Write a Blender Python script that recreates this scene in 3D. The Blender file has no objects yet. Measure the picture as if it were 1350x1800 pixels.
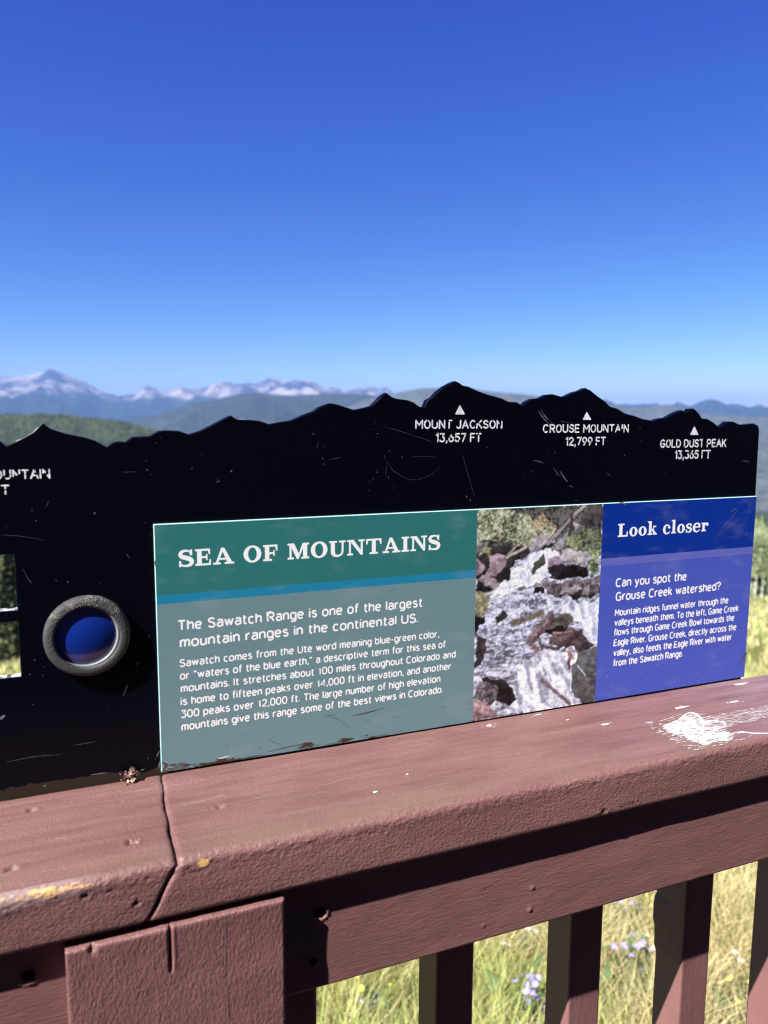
import bpy, bmesh, math, random
import numpy as np
from mathutils import Vector, Matrix
random.seed(7); RNG = np.random.default_rng(7)
SC = bpy.context.scene
COL = SC.collection

# ---------------------------------------------------------------- camera
# World axes: X runs along the railing (to the right), Y points out over the valley, Z up.
S, CAMZ = 0.6, 1.40
FPX, CX, CY = 1355.0, 675.0, 900.0            # focal length and centre in pixels of the 1350x1800 photograph
_vx = np.array([3995-CX, 747-CY, FPX]); _vz = np.array([600-CX, 11365-CY, FPX])
_X = _vx/np.linalg.norm(_vx); _D = _vz-(_vz@_X)*_X; _Z = -_D/np.linalg.norm(_D); _Y = np.cross(_Z, _X)
ROT = np.array([_X, _Y, _Z])
def ray(u, v): return ROT @ np.array([u-CX, v-CY, FPX])
def on_y(u, v, y):
    r = ray(u, v); p = r*y/r[1]; return (p[0], p[1], p[2]+CAMZ)
def on_z(u, v, z):
    r = ray(u, v); p = r*(z-CAMZ)/r[2]; return (p[0], p[1], z)
cam_d = bpy.data.cameras.new('camera'); cam = bpy.data.objects.new('camera', cam_d); COL.objects.link(cam)
cr, cu, cb = ROT@np.array([1,0,0]), ROT@np.array([0,-1,0]), ROT@np.array([0,0,-1])
cam.matrix_world = Matrix(((cr[0],cu[0],cb[0],0),(cr[1],cu[1],cb[1],0),(cr[2],cu[2],cb[2],CAMZ),(0,0,0,1)))
cam_d.sensor_fit = 'VERTICAL'; cam_d.sensor_height = 36; cam_d.sensor_width = 27
cam_d.lens = 36*FPX/1800
cam_d.clip_start = .02; cam_d.clip_end = 90000
cam_d.dof.use_dof = True; cam_d.dof.focus_distance = .72; cam_d.dof.aperture_fstop = 7.2
SC.camera = cam

# ---------------------------------------------------------------- sky, sun, exposure
SUN = Vector((2.9, 1.0, -3.05)).normalized()  # direction the sunlight travels
elev = math.asin(-SUN.z); azim = math.atan2(-SUN.x, -SUN.y)
W = bpy.data.worlds.new('World'); SC.world = W; W.use_nodes = True
nt = W.node_tree; nt.nodes.clear()
sky = nt.nodes.new('ShaderNodeTexSky'); sky.sky_type = 'NISHITA'; sky.sun_disc = False
sky.sun_elevation = elev; sky.sun_rotation = azim
sky.altitude = 3400; sky.air_density = 1.0; sky.dust_density = 0.; sky.ozone_density = 8.0
# deep, contrasty high-altitude blue: the clear sky's own colour, with more contrast towards the zenith
sep = nt.nodes.new('ShaderNodeSeparateColor'); cmb = nt.nodes.new('ShaderNodeCombineColor'); nt.links.new(sky.outputs[0], sep.inputs[0])
for i_, (g_, k_) in enumerate(((2.1, .354), (1.62, .389), (.62, 2.04))):
    pw = nt.nodes.new('ShaderNodeMath'); pw.operation = 'POWER'; pw.inputs[1].default_value = g_; nt.links.new(sep.outputs[i_], pw.inputs[0])
    ml = nt.nodes.new('ShaderNodeMath'); ml.operation = 'MULTIPLY'; ml.inputs[1].default_value = k_; nt.links.new(pw.outputs[0], ml.inputs[0]); nt.links.new(ml.outputs[0], cmb.inputs[i_])
bg = nt.nodes.new('ShaderNodeBackground'); bg.inputs['Strength'].default_value = .050
wo = nt.nodes.new('ShaderNodeOutputWorld')
nt.links.new(cmb.outputs[0], bg.inputs['Color']); nt.links.new(bg.outputs[0], wo.inputs['Surface'])
sl = bpy.data.lights.new('sun', 'SUN'); sl.energy = 5.0; sl.angle = math.radians(.53); sl.color = (1, .975, .945)
so = bpy.data.objects.new('sun', sl); so.rotation_euler = SUN.to_track_quat('-Z', 'Y').to_euler(); so.location = (-3, -1, 5); COL.objects.link(so)
SC.view_settings.view_transform = 'Standard'; SC.view_settings.look = 'None'
SC.view_settings.exposure = 1.5; SC.view_settings.gamma = 1
SC.cycles.use_denoising = True; SC.cycles.filter_width = 1.2
SC.cycles.volume_bounces = 0; SC.cycles.max_bounces = 6; SC.cycles.transparent_max_bounces = 16

# ---------------------------------------------------------------- small tools
def lin(c):
    return tuple(((v/255)/12.92 if v/255 <= .04045 else (((v/255)+.055)/1.055)**2.4) for v in c)
def tag(o, label=None, cat=None, group=None, kind=None):
    if label: o['label'] = label
    if cat: o['category'] = cat
    if group: o['group'] = group
    if kind: o['kind'] = kind
    return o
def empty(name, loc=(0,0,0)):
    o = bpy.data.objects.new(name, None); o.empty_display_size = .05; o.location = loc; COL.objects.link(o); return o
def link(name, me, mats=(), parent=None, smooth=False):
    for m in mats: me.materials.append(m)
    if smooth: me.polygons.foreach_set('use_smooth', [True]*len(me.polygons))
    o = bpy.data.objects.new(name, me); COL.objects.link(o)
    if parent: o.parent = parent
    return o
def mesh(name, verts, faces, mats=(), parent=None, smooth=False, mi=None):
    me = bpy.data.meshes.new(name); me.from_pydata([tuple(map(float, v)) for v in verts], [], [list(map(int, f)) for f in faces])
    o = link(name, me, mats, parent, smooth)
    if mi is not None: me.polygons.foreach_set('material_index', mi)
    me.update(); return o
def fast_mesh(name, V, F, mats=(), parent=None, smooth=False):
    """V (n,3) array, F (m,k) array of equal sized faces"""
    V = np.asarray(V, np.float32); F = np.asarray(F, np.int32)
    me = bpy.data.meshes.new(name); k = F.shape[1]
    me.vertices.add(len(V)); me.vertices.foreach_set('co', V.ravel())
    me.loops.add(F.size); me.loops.foreach_set('vertex_index', F.ravel())
    me.polygons.add(len(F)); me.polygons.foreach_set('loop_start', np.arange(0, F.size, k, dtype=np.int32))
    me.update(calc_edges=True); me.validate()
    return link(name, me, mats, parent, smooth)
def set_col(o, cols, name='Col'):
    a = o.data.color_attributes.new(name, 'FLOAT_COLOR', 'POINT')
    c = np.ones((len(o.data.vertices), 4), np.float32); c[:, :3] = cols; a.data.foreach_set('color', c.ravel())
def hash2(ix, iy, seed):
    n = (ix.astype(np.int64)*374761393 + iy.astype(np.int64)*668265263 + seed*1442695041) & 0xffffffff
    n = ((n ^ (n >> 13))*1274126177) & 0xffffffff
    return ((n ^ (n >> 16)) & 0xffff)/65535.
def vnoise(x, y, seed=0):
    x = np.asarray(x, float); y = np.asarray(y, float)
    ix = np.floor(x); iy = np.floor(y); fx = x-ix; fy = y-iy
    fx = fx*fx*(3-2*fx); fy = fy*fy*(3-2*fy)
    a = hash2(ix, iy, seed); b = hash2(ix+1, iy, seed); c = hash2(ix, iy+1, seed); d = hash2(ix+1, iy+1, seed)
    return (a*(1-fx)+b*fx)*(1-fy)+(c*(1-fx)+d*fx)*fy
def fbm(x, y, octv=4, seed=0, ridged=False):
    s = 0; amp = .5; t = 0
    for k in range(octv):
        n = vnoise(x*2**k, y*2**k, seed+k*17)
        if ridged: n = 1-abs(2*n-1)
        s = s+amp*n; t += amp; amp *= .5
    return s/t

class Mat:
    """tiny node builder"""
    def __init__(s, name):
        s.m = bpy.data.materials.new(name); s.m.use_nodes = True; s.t = s.m.node_tree; s.n = s.t.nodes
        s.b = s.n['Principled BSDF']
    def new(s, typ, **kw):
        n = s.n.new('ShaderNode'+typ)
        for k, v in kw.items(): setattr(n, k, v)
        return n
    def put(s, sock, v):
        if hasattr(v, 'is_output'): s.t.links.new(v, sock)
        elif isinstance(v, (tuple, list)) and len(v) == 3 and sock.type == 'RGBA': sock.default_value = (*v, 1)
        else: sock.default_value = v
    def set(s, **kw):
        for k, v in kw.items(): s.put(s.b.inputs[k.replace('_', ' ')], v)
        return s
    def pos(s, obj=True): return s.new('TexCoord').outputs['Object'] if obj else s.new('NewGeometry').outputs['Position']
    def mapv(s, v, scale=(1,1,1), loc=(0,0,0), rot=(0,0,0)):
        n = s.new('Mapping'); s.put(n.inputs['Vector'], v); n.inputs['Scale'].default_value = scale; n.inputs['Location'].default_value = loc; n.inputs['Rotation'].default_value = rot
        return n.outputs[0]
    def noise(s, v, scale, detail=3, rough=.55, dist=0):
        n = s.new('TexNoise'); s.put(n.inputs['Vector'], v); n.inputs['Scale'].default_value = scale; n.inputs['Detail'].default_value = detail
        n.inputs['Roughness'].default_value = rough; n.inputs['Distortion'].default_value = dist; return n.outputs['Fac']
    def voro(s, v, scale, out='Distance', feature='F1', rnd=1):
        n = s.new('TexVoronoi', feature=feature); s.put(n.inputs['Vector'], v); n.inputs['Scale'].default_value = scale; n.inputs['Randomness'].default_value = rnd
        return n.outputs[out]
    def math(s, op, a, b=0., c=0.):
        n = s.new('Math', operation=op); s.put(n.inputs[0], a); s.put(n.inputs[1], b); s.put(n.inputs[2], c); return n.outputs[0]
    def step(s, v, lo, hi, to0=0., to1=1.):
        n = s.new('MapRange'); n.interpolation_type = 'SMOOTHSTEP' if lo != hi else 'LINEAR'
        s.put(n.inputs['Value'], v); n.inputs['From Min'].default_value = lo; n.inputs['From Max'].default_value = hi
        n.inputs['To Min'].default_value = to0; n.inputs['To Max'].default_value = to1; return n.outputs['Result']
    def mix(s, f, a, b):
        n = s.new('Mix', data_type='RGBA'); s.put(n.inputs[0], f); s.put(n.inputs[6], a); s.put(n.inputs[7], b); return n.outputs[2]
    def xyz(s, v):
        n = s.new('SeparateXYZ'); s.put(n.inputs[0], v); return n.outputs
    def bump(s, h, strength=.5, dist=.001, normal=None):
        n = s.new('Bump'); s.put(n.inputs['Height'], h); n.inputs['Strength'].default_value = strength; n.inputs['Distance'].default_value = dist
        if normal: s.put(n.inputs['Normal'], normal)
        return n.outputs[0]
    def attr(s, name='Col'): 
        n = s.new('Attribute'); n.attribute_name = name; return n.outputs['Color']

def ribbon(V, F, pts, w, lift=0., cap=True):
    """flat ribbon in a 2D plane; pts list of (x,z); w width or list; appends (x,lift,z) verts (normal to -Y)"""
    p = np.array(pts, float); n = len(p)
    if n < 2: return
    ws = np.full(n, w) if np.isscalar(w) else np.array(w, float)
    d = np.zeros_like(p); d[1:-1] = p[2:]-p[:-2]; d[0] = p[1]-p[0]; d[-1] = p[-1]-p[-2]
    d /= (np.linalg.norm(d, axis=1)[:, None]+1e-12); nn = np.stack([-d[:, 1], d[:, 0]], 1)
    sg = np.diff(p, axis=0); sg /= np.linalg.norm(sg, axis=1)[:, None]+1e-12; mt = np.ones(n); mt[1:-1] = 1/np.clip((d[1:-1]*sg[1:]).sum(1), .55, 1); ws = ws*mt
    L = p+nn*ws[:, None]/2; R = p-nn*ws[:, None]/2
    b = len(V)
    for i in range(n): V.append((L[i,0], lift, L[i,1])); V.append((R[i,0], lift, R[i,1]))
    for i in range(n-1): F.append((b+2*i, b+2*i+1, b+2*i+3, b+2*i+2))
    if cap:
        for e, s in ((0, -1), (n-1, 1)):
            c = len(V); a0 = math.atan2(nn[e,1], nn[e,0])
            idx = []
            for k in range(7):
                a = a0 - s*math.pi*k/6
                V.append((p[e,0]+math.cos(a)*ws[e]/2, lift, p[e,1]+math.sin(a)*ws[e]/2)); idx.append(c+k)
            F.append(tuple(idx) if s < 0 else tuple(reversed(idx)))
def resample(pts, step):
    p = np.array(pts, float); seg = np.linalg.norm(np.diff(p, axis=0), axis=1); t = np.concatenate([[0], np.cumsum(seg)])
    n = max(2, int(t[-1]/step)+1); s = np.linspace(0, t[-1], n)
    return np.stack([np.interp(s, t, p[:, 0]), np.interp(s, t, p[:, 1])], 1)
def spline(pts, n=8):
    """Catmull-Rom through pts"""
    p = [np.array(q, float) for q in pts]; p = [2*p[0]-p[1]]+p+[2*p[-1]-p[-2]]; out = []
    for i in range(1, len(p)-2):
        for k in range(n):
            t = k/n; a, b, c, d = p[i-1:i+3]
            out.append(.5*((2*b)+(-a+c)*t+(2*a-5*b+4*c-d)*t*t+(-a+3*b-3*c+d)*t**3))
    out.append(p[-2]); return np.array(out)

# ================================================================ LAND
HZ = lambda u: 726+(u-675)*21/3320.
def hdir(u):
    r = ray(u, HZ(u)); v = np.array([r[0], r[1]]); return v/np.linalg.norm(v)
VIEW = math.atan2(hdir(675)[1], hdir(675)[0])
def near_k(phi):                                # downhill slope of the meadow by bearing (phi>0 is left of the view axis)
    return np.interp(phi, [-.5, .5], [.200, .288])
def ground_z(x, y):
    x = np.asarray(x, float); y = np.asarray(y, float)
    r = np.hypot(x, y)+1e-6; phi = (np.arctan2(y, x)-VIEW+np.pi) % (2*np.pi)-np.pi
    k = near_k(phi)
    z = -.08-k*np.minimum(r, 150)*np.clip((r+.8)/3.2, 0, 1)**.5
    front = np.clip(np.cos(phi)*1.5, 0, 1)      # uphill side behind the deck stays level
    z = z*np.clip(front+.05, 0, 1)
    far = np.clip((r-150)/1100, 0, 1); z = z-far*far*(3-2*far)*420*front
    z = z-np.clip((r-1300)/6000, 0, 1)*150
    z = z+(vnoise(x*.9, y*.9, 3)-.5)*.10*np.clip(r/3, 0, 1)+(vnoise(x*.11, y*.11, 4)-.5)*.8*np.clip((r-5)/30, 0, 1)
    return z
def hit_ground(u, v):
    d = ray(u, v); d = d/np.linalg.norm(d); t = .5
    for _ in range(400):
        p = d*t+np.array([0, 0, CAMZ]); g = float(ground_z(p[0], p[1]))
        if p[2] <= g+.002: break
        t += max(.004, (p[2]-g)*.6)
    return p

M_ground = Mat('meadow_soil'); p = M_ground.pos()
g1 = M_ground.noise(p, 2.2, 5, .65); g2 = M_ground.noise(p, .06, 4, .6)
c = M_ground.mix(M_ground.step(g1, .35, .65), lin((120,104,62)), lin((104,118,52)))
c = M_ground.mix(M_ground.step(g2, .42, .6), c, lin((72,92,40)))
M_ground.set(Base_Color=c, Roughness=.95, Normal=M_ground.bump(M_ground.noise(p, 9, 5), .8, .08)); M_ground.b.inputs['Specular IOR Level'].default_value = .1
rr = np.concatenate([np.linspace(.1, 6, 60), np.geomspace(6.2, 160, 90), np.geomspace(166, 38000, 70)])
aa = np.linspace(-np.pi, np.pi, 361)
A, Rr = np.meshgrid(aa, rr); gx = np.cos(A)*Rr; gy = np.sin(A)*Rr; gz = ground_z(gx, gy)
def grid_faces(nr, nc):
    i = np.arange(nr-1)[:, None]*nc+np.arange(nc-1)[None]; i = i.ravel()
    return np.stack([i, i+1, i+nc+1, i+nc], 1)
ground = fast_mesh('ground', np.stack([gx, gy, gz], -1).reshape(-1, 3), grid_faces(len(rr), len(aa))[:, ::-1], [M_ground.m], smooth=True)
tag(ground, kind='structure')

# ---- hills and mountains: crest lines measured along the horizon, each at its own distance
NEAR_C = [(-900,735),(-500,727),(-200,733),(0,729.5),(50,728.7),(86,728),(126,730.7),(176,737),(214,741),(239,747),(264,753),(285,758.5),(340,775),(450,800),(700,850),(1100,900),(1900,940)]
MID_C = [(-900,735),(-300,742),(0,747),(150,744),(219,738),(264,732),(302,720.7),(340,710),(378,702),(403,696),(428,690.5),(448,689.4),(471,693),(504,695),(554,693),(612,691.7),(642,692.5),(677,699),(720,716),(800,730),(1000,742),(1300,748),(1900,745)]
EAST_C = [(250,800),(450,775),(560,740),(615,714),(645,702),(685,695),(708,688),(740,682.7),(771,681.4),(800,680),(834,682.7),(856,687.7),(884,690),(922,692.7),(947,697),(1010,704),(1070,711.6),(1098,716),(1136,716.7),(1166,712.4),(1186,713),(1199,716.7),(1229,725.5),(1262,729),(1312,732),(1350,735.6),(1600,742),(2000,740)]
FAR_C = [(-900,700),(-600,680),(-300,690),(-120,672),(0,663),(38,662),(63,657),(78,652.7),(84,648),(88,646.4),(98,650),(111,656.4),(131,662.7),(151,671.6),(171,683),(189,693),(209,698),(227,692.5),(247,695),(269,691.7),(285,695),(302,697),(330,689),(340,686.7),(365,686),(390,681.6),(403,679),(413,680),(425,676),(436,673),(451,675),(462,670),(473,665),(484,664.8),(494,670),(521,670),(541,668),(554,674),(574,681.6),(604,690),(630,691),(648,686),(657,684),(672,688),(700,700),(900,712),(1150,716),(1280,724),(1330,722),(1400,726),(2000,722)]
def ridge(name, crest, D, front, back, base, amp, mat, us, rough_crest=0., seed=0, nt_=70):
    cu_ = np.array([q[0] for q in crest]); cv_ = np.array([q[1] for q in crest])
    V = []; ts = np.concatenate([np.linspace(-1, 0, nt_)[:-1], np.linspace(0, 1, 16)])
    us = np.asarray(us, float); v = np.interp(us, cu_, cv_)
    dirs = []; zc = []
    for u, vv in zip(us, v):
        r = ray(u, vv); h = math.hypot(r[0], r[1]); dirs.append((r[0]/h, r[1]/h)); zc.append(CAMZ+r[2]/h*D)
    dirs = np.array(dirs); zc = np.array(zc)
    zc = zc+(fbm(us*.11, us*0+seed, 3, seed)-.5)*rough_crest
    T, U = np.meshgrid(ts, us, indexing='ij')
    Rad = np.where(T < 0, D+T*front, D+T*back)
    a = np.abs(T); shape = np.where(T < 0, (1-a)**1.25*.75+(1-a**.8)*.25, (1-a)**1.2)
    x = Rad*dirs[None, :, 0]; y = Rad*dirs[None, :, 1]
    s = amp/1400.
    n = fbm(x/2600.*1.0+seed, y/2600., 6, seed, True)-.5
    n2 = fbm(x/700.+seed, y/700., 5, seed+5, True)-.5
    z = base+(zc[None]-base)*shape+(n*amp+n2*amp*.45)*np.sin(np.pi*np.clip(a, 0, 1))**.5*np.clip(a*9, 0, 1)
    o = fast_mesh(name, np.stack([x, y, z], -1).reshape(-1, 3), grid_faces(len(ts), len(us))[:, ::-1], [mat], smooth=True)
    tag(o, kind='structure'); return o, (x, y, z)
us = np.concatenate([np.linspace(-900, -60, 60), np.linspace(-50, 1400, 480), np.linspace(1420, 2000, 40)])

def forest_mat(name, c1, c2, meadow, sc):
    m = Mat(name); p = m.pos()
    t = m.noise(p, .035*sc, 4, .7); w = m.noise(p, .0012*sc, 4, .6)
    c = m.mix(m.step(t, .35, .65), c1, c2)
    c = m.mix(m.step(w, .62, .72, 0, .8), c, meadow)
    m.set(Base_Color=c, Roughness=1., Normal=m.bump(t, 1., 14)); m.b.inputs['Specular IOR Level'].default_value = 0
    return m.m
M_hill = forest_mat('forested_hill', (.022,.034,.014), (.060,.078,.030), (.13,.13,.055), 1)
M_mid = forest_mat('forested_ridge', (.020,.027,.024), (.042,.050,.040), (.055,.062,.045), .6)
M_rock = Mat('bare_alpine_rock'); p = M_rock.pos(); X = M_rock.xyz(p)
tl = M_rock.math('ADD', X[2], M_rock.math('MULTIPLY', M_rock.noise(p, .0011, 5, .65), 900.))
rk = M_rock.mix(M_rock.step(M_rock.noise(M_rock.mapv(p, (1,1,.45)), .0012, 8, .66, .8), .43, .60), lin((48,52,74)), lin((150,140,136)))
sn = M_rock.step(M_rock.noise(M_rock.mapv(p, (1,1,.5)), .0020, 4, .6, 1.5), .68, .72)
sn = M_rock.math('MULTIPLY', sn, M_rock.step(X[2], 560, 800))
rk = M_rock.mix(sn, rk, (.86,.86,.88))
c = M_rock.mix(M_rock.step(tl, 650, 800), (.014,.024,.020), rk)
M_rock.set(Base_Color=c, Roughness=1., Normal=M_rock.bump(M_rock.noise(p, .006, 6, .7), 1., 60)); M_rock.b.inputs['Specular IOR Level'].default_value = 0
hill, HG = ridge('hill', NEAR_C, 2300, 1100, 1500, -440, 60, M_hill, us, 3, 1)
mid, _ = ridge('hill', MID_C, 9500, 5200, 5000, -520, 330, M_mid, us, 12, 2)
M_east = forest_mat('open_sage_ridge', (.040,.050,.044), (.098,.106,.088), (.14,.14,.11), .6)
east, EG = ridge('hill', EAST_C, 8200, 4700, 5000, -520, 300, M_east, us[us > 250], 12, 3)
far, _ = ridge('mountain_range', FAR_C, 19000, 7000, 7000, -560, 900, M_rock.m, us, 14, 4, 110)

# ---------------------------------------------------------------- conifers
M_needle = Mat('conifer_needles'); p = M_needle.pos()
c = M_needle.mix(M_needle.step(M_needle.noise(p, 1.3, 3), .35, .65), (.070,.098,.040), (.165,.190,.085))
M_needle.set(Base_Color=c, Roughness=.8); M_needle.b.inputs['Specular IOR Level'].default_value = .2
M_leafy = Mat('aspen_leaves'); p = M_leafy.pos()
c = M_leafy.mix(M_leafy.step(M_leafy.noise(p, 1.6, 3), .35, .65), (.17,.21,.095), (.34,.37,.20))
M_leafy.set(Base_Color=c, Roughness=.7)
M_bark = Mat('conifer_bark'); p = M_bark.pos()
M_bark.set(Base_Color=M_bark.mix(M_bark.noise(p, 9, 4), (.055,.040,.030), (.14,.11,.085)), Roughness=.95)
M_white_bark = Mat('aspen_bark'); p = M_white_bark.pos()
M_white_bark.set(Base_Color=M_white_bark.mix(M_white_bark.step(M_white_bark.noise(M_white_bark.mapv(p, (1,1,3)), 2.5, 4), .56, .62), (.62,.60,.52), (.08,.07,.06)), Roughness=.9)
def cards(P, N, size, rng, aspect=1.8):
    """leaf-clump faces: centres P, directions N"""
    n = len(P); N = N/np.linalg.norm(N, axis=1)[:, None]
    r = rng.normal(size=(n, 3)); B = np.cross(N, r); B /= np.linalg.norm(B, axis=1)[:, None]
    s = size*rng.uniform(.6, 1.3, n)[:, None]
    q = np.stack([P-B*s/aspect*.5, P+N*s*.45-B*s/aspect*.35, P+N*s, P+N*s*.5+B*s/aspect*.5], 1).reshape(-1, 3)
    return q, np.arange(n*4).reshape(-1, 4)
def conifer(h, rad, seed, n=2600):
    rng = np.random.default_rng(seed)
    t = rng.uniform(.06, 1, n)**.8; tier = np.round(t*h/.62)*.62/h; t = np.clip(tier+rng.normal(0, .008, n), .05, .995)
    a = rng.uniform(0, 2*np.pi, n); br = np.round(a/(2*np.pi)*9+t*37)*2*np.pi/9-t*37*2*np.pi/9; a = br+rng.normal(0, .13, n)
    env = rad*(1-t)**.85*(.75+.45*np.sin(a*2.3+t*17+seed)); rr_ = env*np.sqrt(rng.uniform(.02, 1, n))
    P = np.stack([np.cos(a)*rr_, np.sin(a)*rr_, t*h-rr_*.28+.02*h], 1)
    N = np.stack([np.cos(a), np.sin(a), np.full(n, -.25)], 1)+rng.normal(0, .28, (n, 3))
    return cards(P, N, .55, rng)
def trunk_mesh(h, r0, r1, n=8, seed=0):
    rng = np.random.default_rng(seed); V = []; k = 7
    for i in range(k):
        t = i/(k-1); r = r0*(1-t)+r1*t; ox, oy = rng.normal(0, r0*.25, 2) if i else (0, 0)
        for j in range(n): V.append((ox+math.cos(2*math.pi*j/n)*r, oy+math.sin(2*math.pi*j/n)*r, t*h-.3))
    F = [(i*n+j, i*n+(j+1)%n, (i+1)*n+(j+1)%n, (i+1)*n+j) for i in range(k-1) for j in range(n)]
    return np.array(V), np.array(F)
def tree(kind, x, y, h, rad, seed, label, group, proto=None):
    o = empty(kind, (x, y, float(ground_z(x, y)))); o.rotation_euler.z = seed*1.7
    tag(o, label, 'tree', group)
    if proto:
        for ch in proto.children:
            cpy = ch.copy(); COL.objects.link(cpy); cpy.parent = o
        o.scale = (h/proto['tall'],)*3; return o
    o['tall'] = h
    if kind == 'conifer_tree':
        V, F = trunk_mesh(h*.98, h*.016, .02, 8, seed); fast_mesh('trunk', V, F, [M_bark.m], o, True)
        V, F = conifer(h, rad, seed); fast_mesh('crown', V, F, [M_needle.m], o)
    else:
        V, F = trunk_mesh(h*.9, h*.014, .03, 8, seed); fast_mesh('trunk', V, F, [M_white_bark.m], o, True)
        rng = np.random.default_rng(seed); n = 3000
        cl = rng.normal(0, 1, (26, 3)); cl = cl/np.linalg.norm(cl, axis=1)[:, None]*rng.uniform(.3, 1, 26)[:, None]*np.array([rad, rad, h*.3])+np.array([0, 0, h*.68])
        P = cl[rng.integers(0, 26, n)]+rng.normal(0, rad*.26, (n, 3)); N = rng.normal(size=(n, 3))
        V, F = cards(P, N, .28, rng, 1.3); fast_mesh('crown', V, F, [M_leafy.m], o)
    return o
def at_bearing(u, d):
    v = hdir(u); return v[0]*d, v[1]*d
# trees seen through the square cutouts on the left and past the right end of the sign
con0 = None; asp0 = None
left_spots = [(-62,74,13),(-34,70,11.5),(-12,78,14.5),(6,71,12.2),(21,84,15),(30,76,12.6),(48,73,13),(64,80,14)]
for i, (u, d, h) in enumerate(left_spots):
    x, y = at_bearing(u, d)
    t_ = tree('conifer_tree', x, y, h, h*.17, i, 'tall conifer on the slope seen through the square cutouts of the black sign', 'conifers seen through the cutouts', con0 if i not in (0,) else None)
    if i == 0: con0 = t_
for i, (u, d, h) in enumerate([(1331,116,11),(1337,102,9.0),(1349,110,10.5),(1362,104,9.2),(1381,108,9.6)]):
    x, y = at_bearing(u, d)
    t_ = tree('aspen_tree', x, y, h, h*.22, i+31, 'pale aspen with white trunk beyond the right end of the sign', 'aspens past the right end of the sign', asp0)
    if i == 0: asp0 = t_
# the rest of the wood on the slope and on the hill across the valley reads as one mass
def low_trees(P, H, rng, sides=6):
    n = len(P); V = []; F = []
    tiers = [(.05, 1.0, .45), (.28, .78, .70), (.52, .5, 1.0)]
    base = 0; Vs = []; Fs = []
    a = np.arange(sides)*2*np.pi/sides
    for z0, rf, z1 in tiers:
        rad = H*.20*rf; jit = rng.uniform(.7, 1.3, (n, sides))
        ring = np.stack([P[:, 0, None]+np.cos(a)*rad[:, None]*jit, P[:, 1, None]+np.sin(a)*rad[:, None]*jit, P[:, 2, None]+(H*z0)[:, None]+0*jit], -1)
        tip = np.stack([P[:, 0], P[:, 1], P[:, 2]+H*z1], -1)[:, None]
        Vs.append(np.concatenate([ring, tip], 1).reshape(-1, 3))
        i = base+np.arange(n)[:, None]*(sides+1)
        f = np.stack([i+np.arange(sides), i+(np.arange(sides)+1) % sides, i+sides+0*np.arange(sides)], -1).reshape(-1, 3)
        Fs.append(f); base += n*(sides+1)
    return np.concatenate(Vs), np.concatenate(Fs)
rng = np.random.default_rng(5)
n = 1500; ph = rng.uniform(-.75, .85, n); d = rng.uniform(112, 420, n)
d = np.where(ph > .3, np.maximum(d*.8, 86), d)
x = np.cos(VIEW+ph)*d; y = np.sin(VIEW+ph)*d
V, F = low_trees(np.stack([x, y, ground_z(x, y)-.3], 1), rng.uniform(8, 15, n), rng)
tag(fast_mesh('forest', V, F, [M_needle.m]), 'dense dark conifer wood covering the slope below the meadow', 'forest', kind='stuff')
M_far_needle = Mat('far_needles'); p = M_far_needle.pos()
c = M_far_needle.mix(M_far_needle.step(M_far_needle.noise(p, .02, 4, .65), .38, .62), (.026,.040,.018), (.085,.100,.045))
M_far_needle.set(Base_Color=c, Roughness=1.)
hx, hy, hz = [q[:, (us > -150) & (us < 420)] for q in HG]
rows = np.r_[25:76]; n = 15000
ii = rng.uniform(25, 75, n); jj = rng.uniform(0, hx.shape[1]-1.01, n)
def bil(q):
    i0 = ii.astype(int); j0 = jj.astype(int); fi = ii-i0; fj = jj-j0
    return (q[i0, j0]*(1-fi)+q[i0+1, j0]*fi)*(1-fj)+(q[i0, j0+1]*(1-fi)+q[i0+1, j0+1]*fi)*fj
x, y, z = bil(hx), bil(hy), bil(hz)
keep = fbm(x/260, y/260, 3, 9) > .36
x, y, z = x[keep], y[keep], z[keep]
V, F = low_trees(np.stack([x, y, z-1], 1), rng.uniform(6, 12, len(x)), rng, 5)
tag(fast_mesh('forest', V, F, [M_far_needle.m]), 'grey-green conifer forest covering the rounded hill across the valley', 'forest', kind='stuff')

# ================================================================ RAILING
ZT = CAMZ-.2842; ZB = CAMZ-.3233; YF = .4732; YB = .6005    # cap board
YA = .4842; ZA = CAMZ-.4110                                  # apron rail under it
YP = .4715                                                   # cladding board on the post
def paint(name, stretch=(1,1,1), rough=.5, bump=.55, top=False):
    m = Mat(name); p = m.pos(); big = m.noise(p, 9, 4, .6); fine = m.noise(m.mapv(p, stretch), 520, 4, .6, .4); mid_ = m.noise(m.mapv(p, stretch), 95, 3, .55)
    base = m.mix(m.step(big, .3, .7), (.166,.076,.072), (.200,.093,.088))
    base = m.mix(m.step(mid_, .55, .75, 0, .35), base, (.224,.118,.112))
    h = m.math('ADD', fine, m.math('MULTIPLY', mid_, .5))
    return m, p, base, h, big
m, p, base, h, big = paint('brown_stippled_paint', (1,1,.5))
m.set(Base_Color=base, Roughness=m.step(big, .3, .7, .42, .58), Normal=m.bump(h, .85, .0012)); M_paint = m.m
m, p, base, h, big = paint('brown_brushed_paint', (.22,1,1.25))
m.set(Base_Color=base, Roughness=.5, Normal=m.bump(h, .55, .0008)); M_brush = m.m
m, p, base, h, big = paint('brown_brushed_upright_paint', (1.2,1.2,.16))
m.set(Base_Color=base, Roughness=.5, Normal=m.bump(h, .5, .0007)); M_upright = m.m
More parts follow.
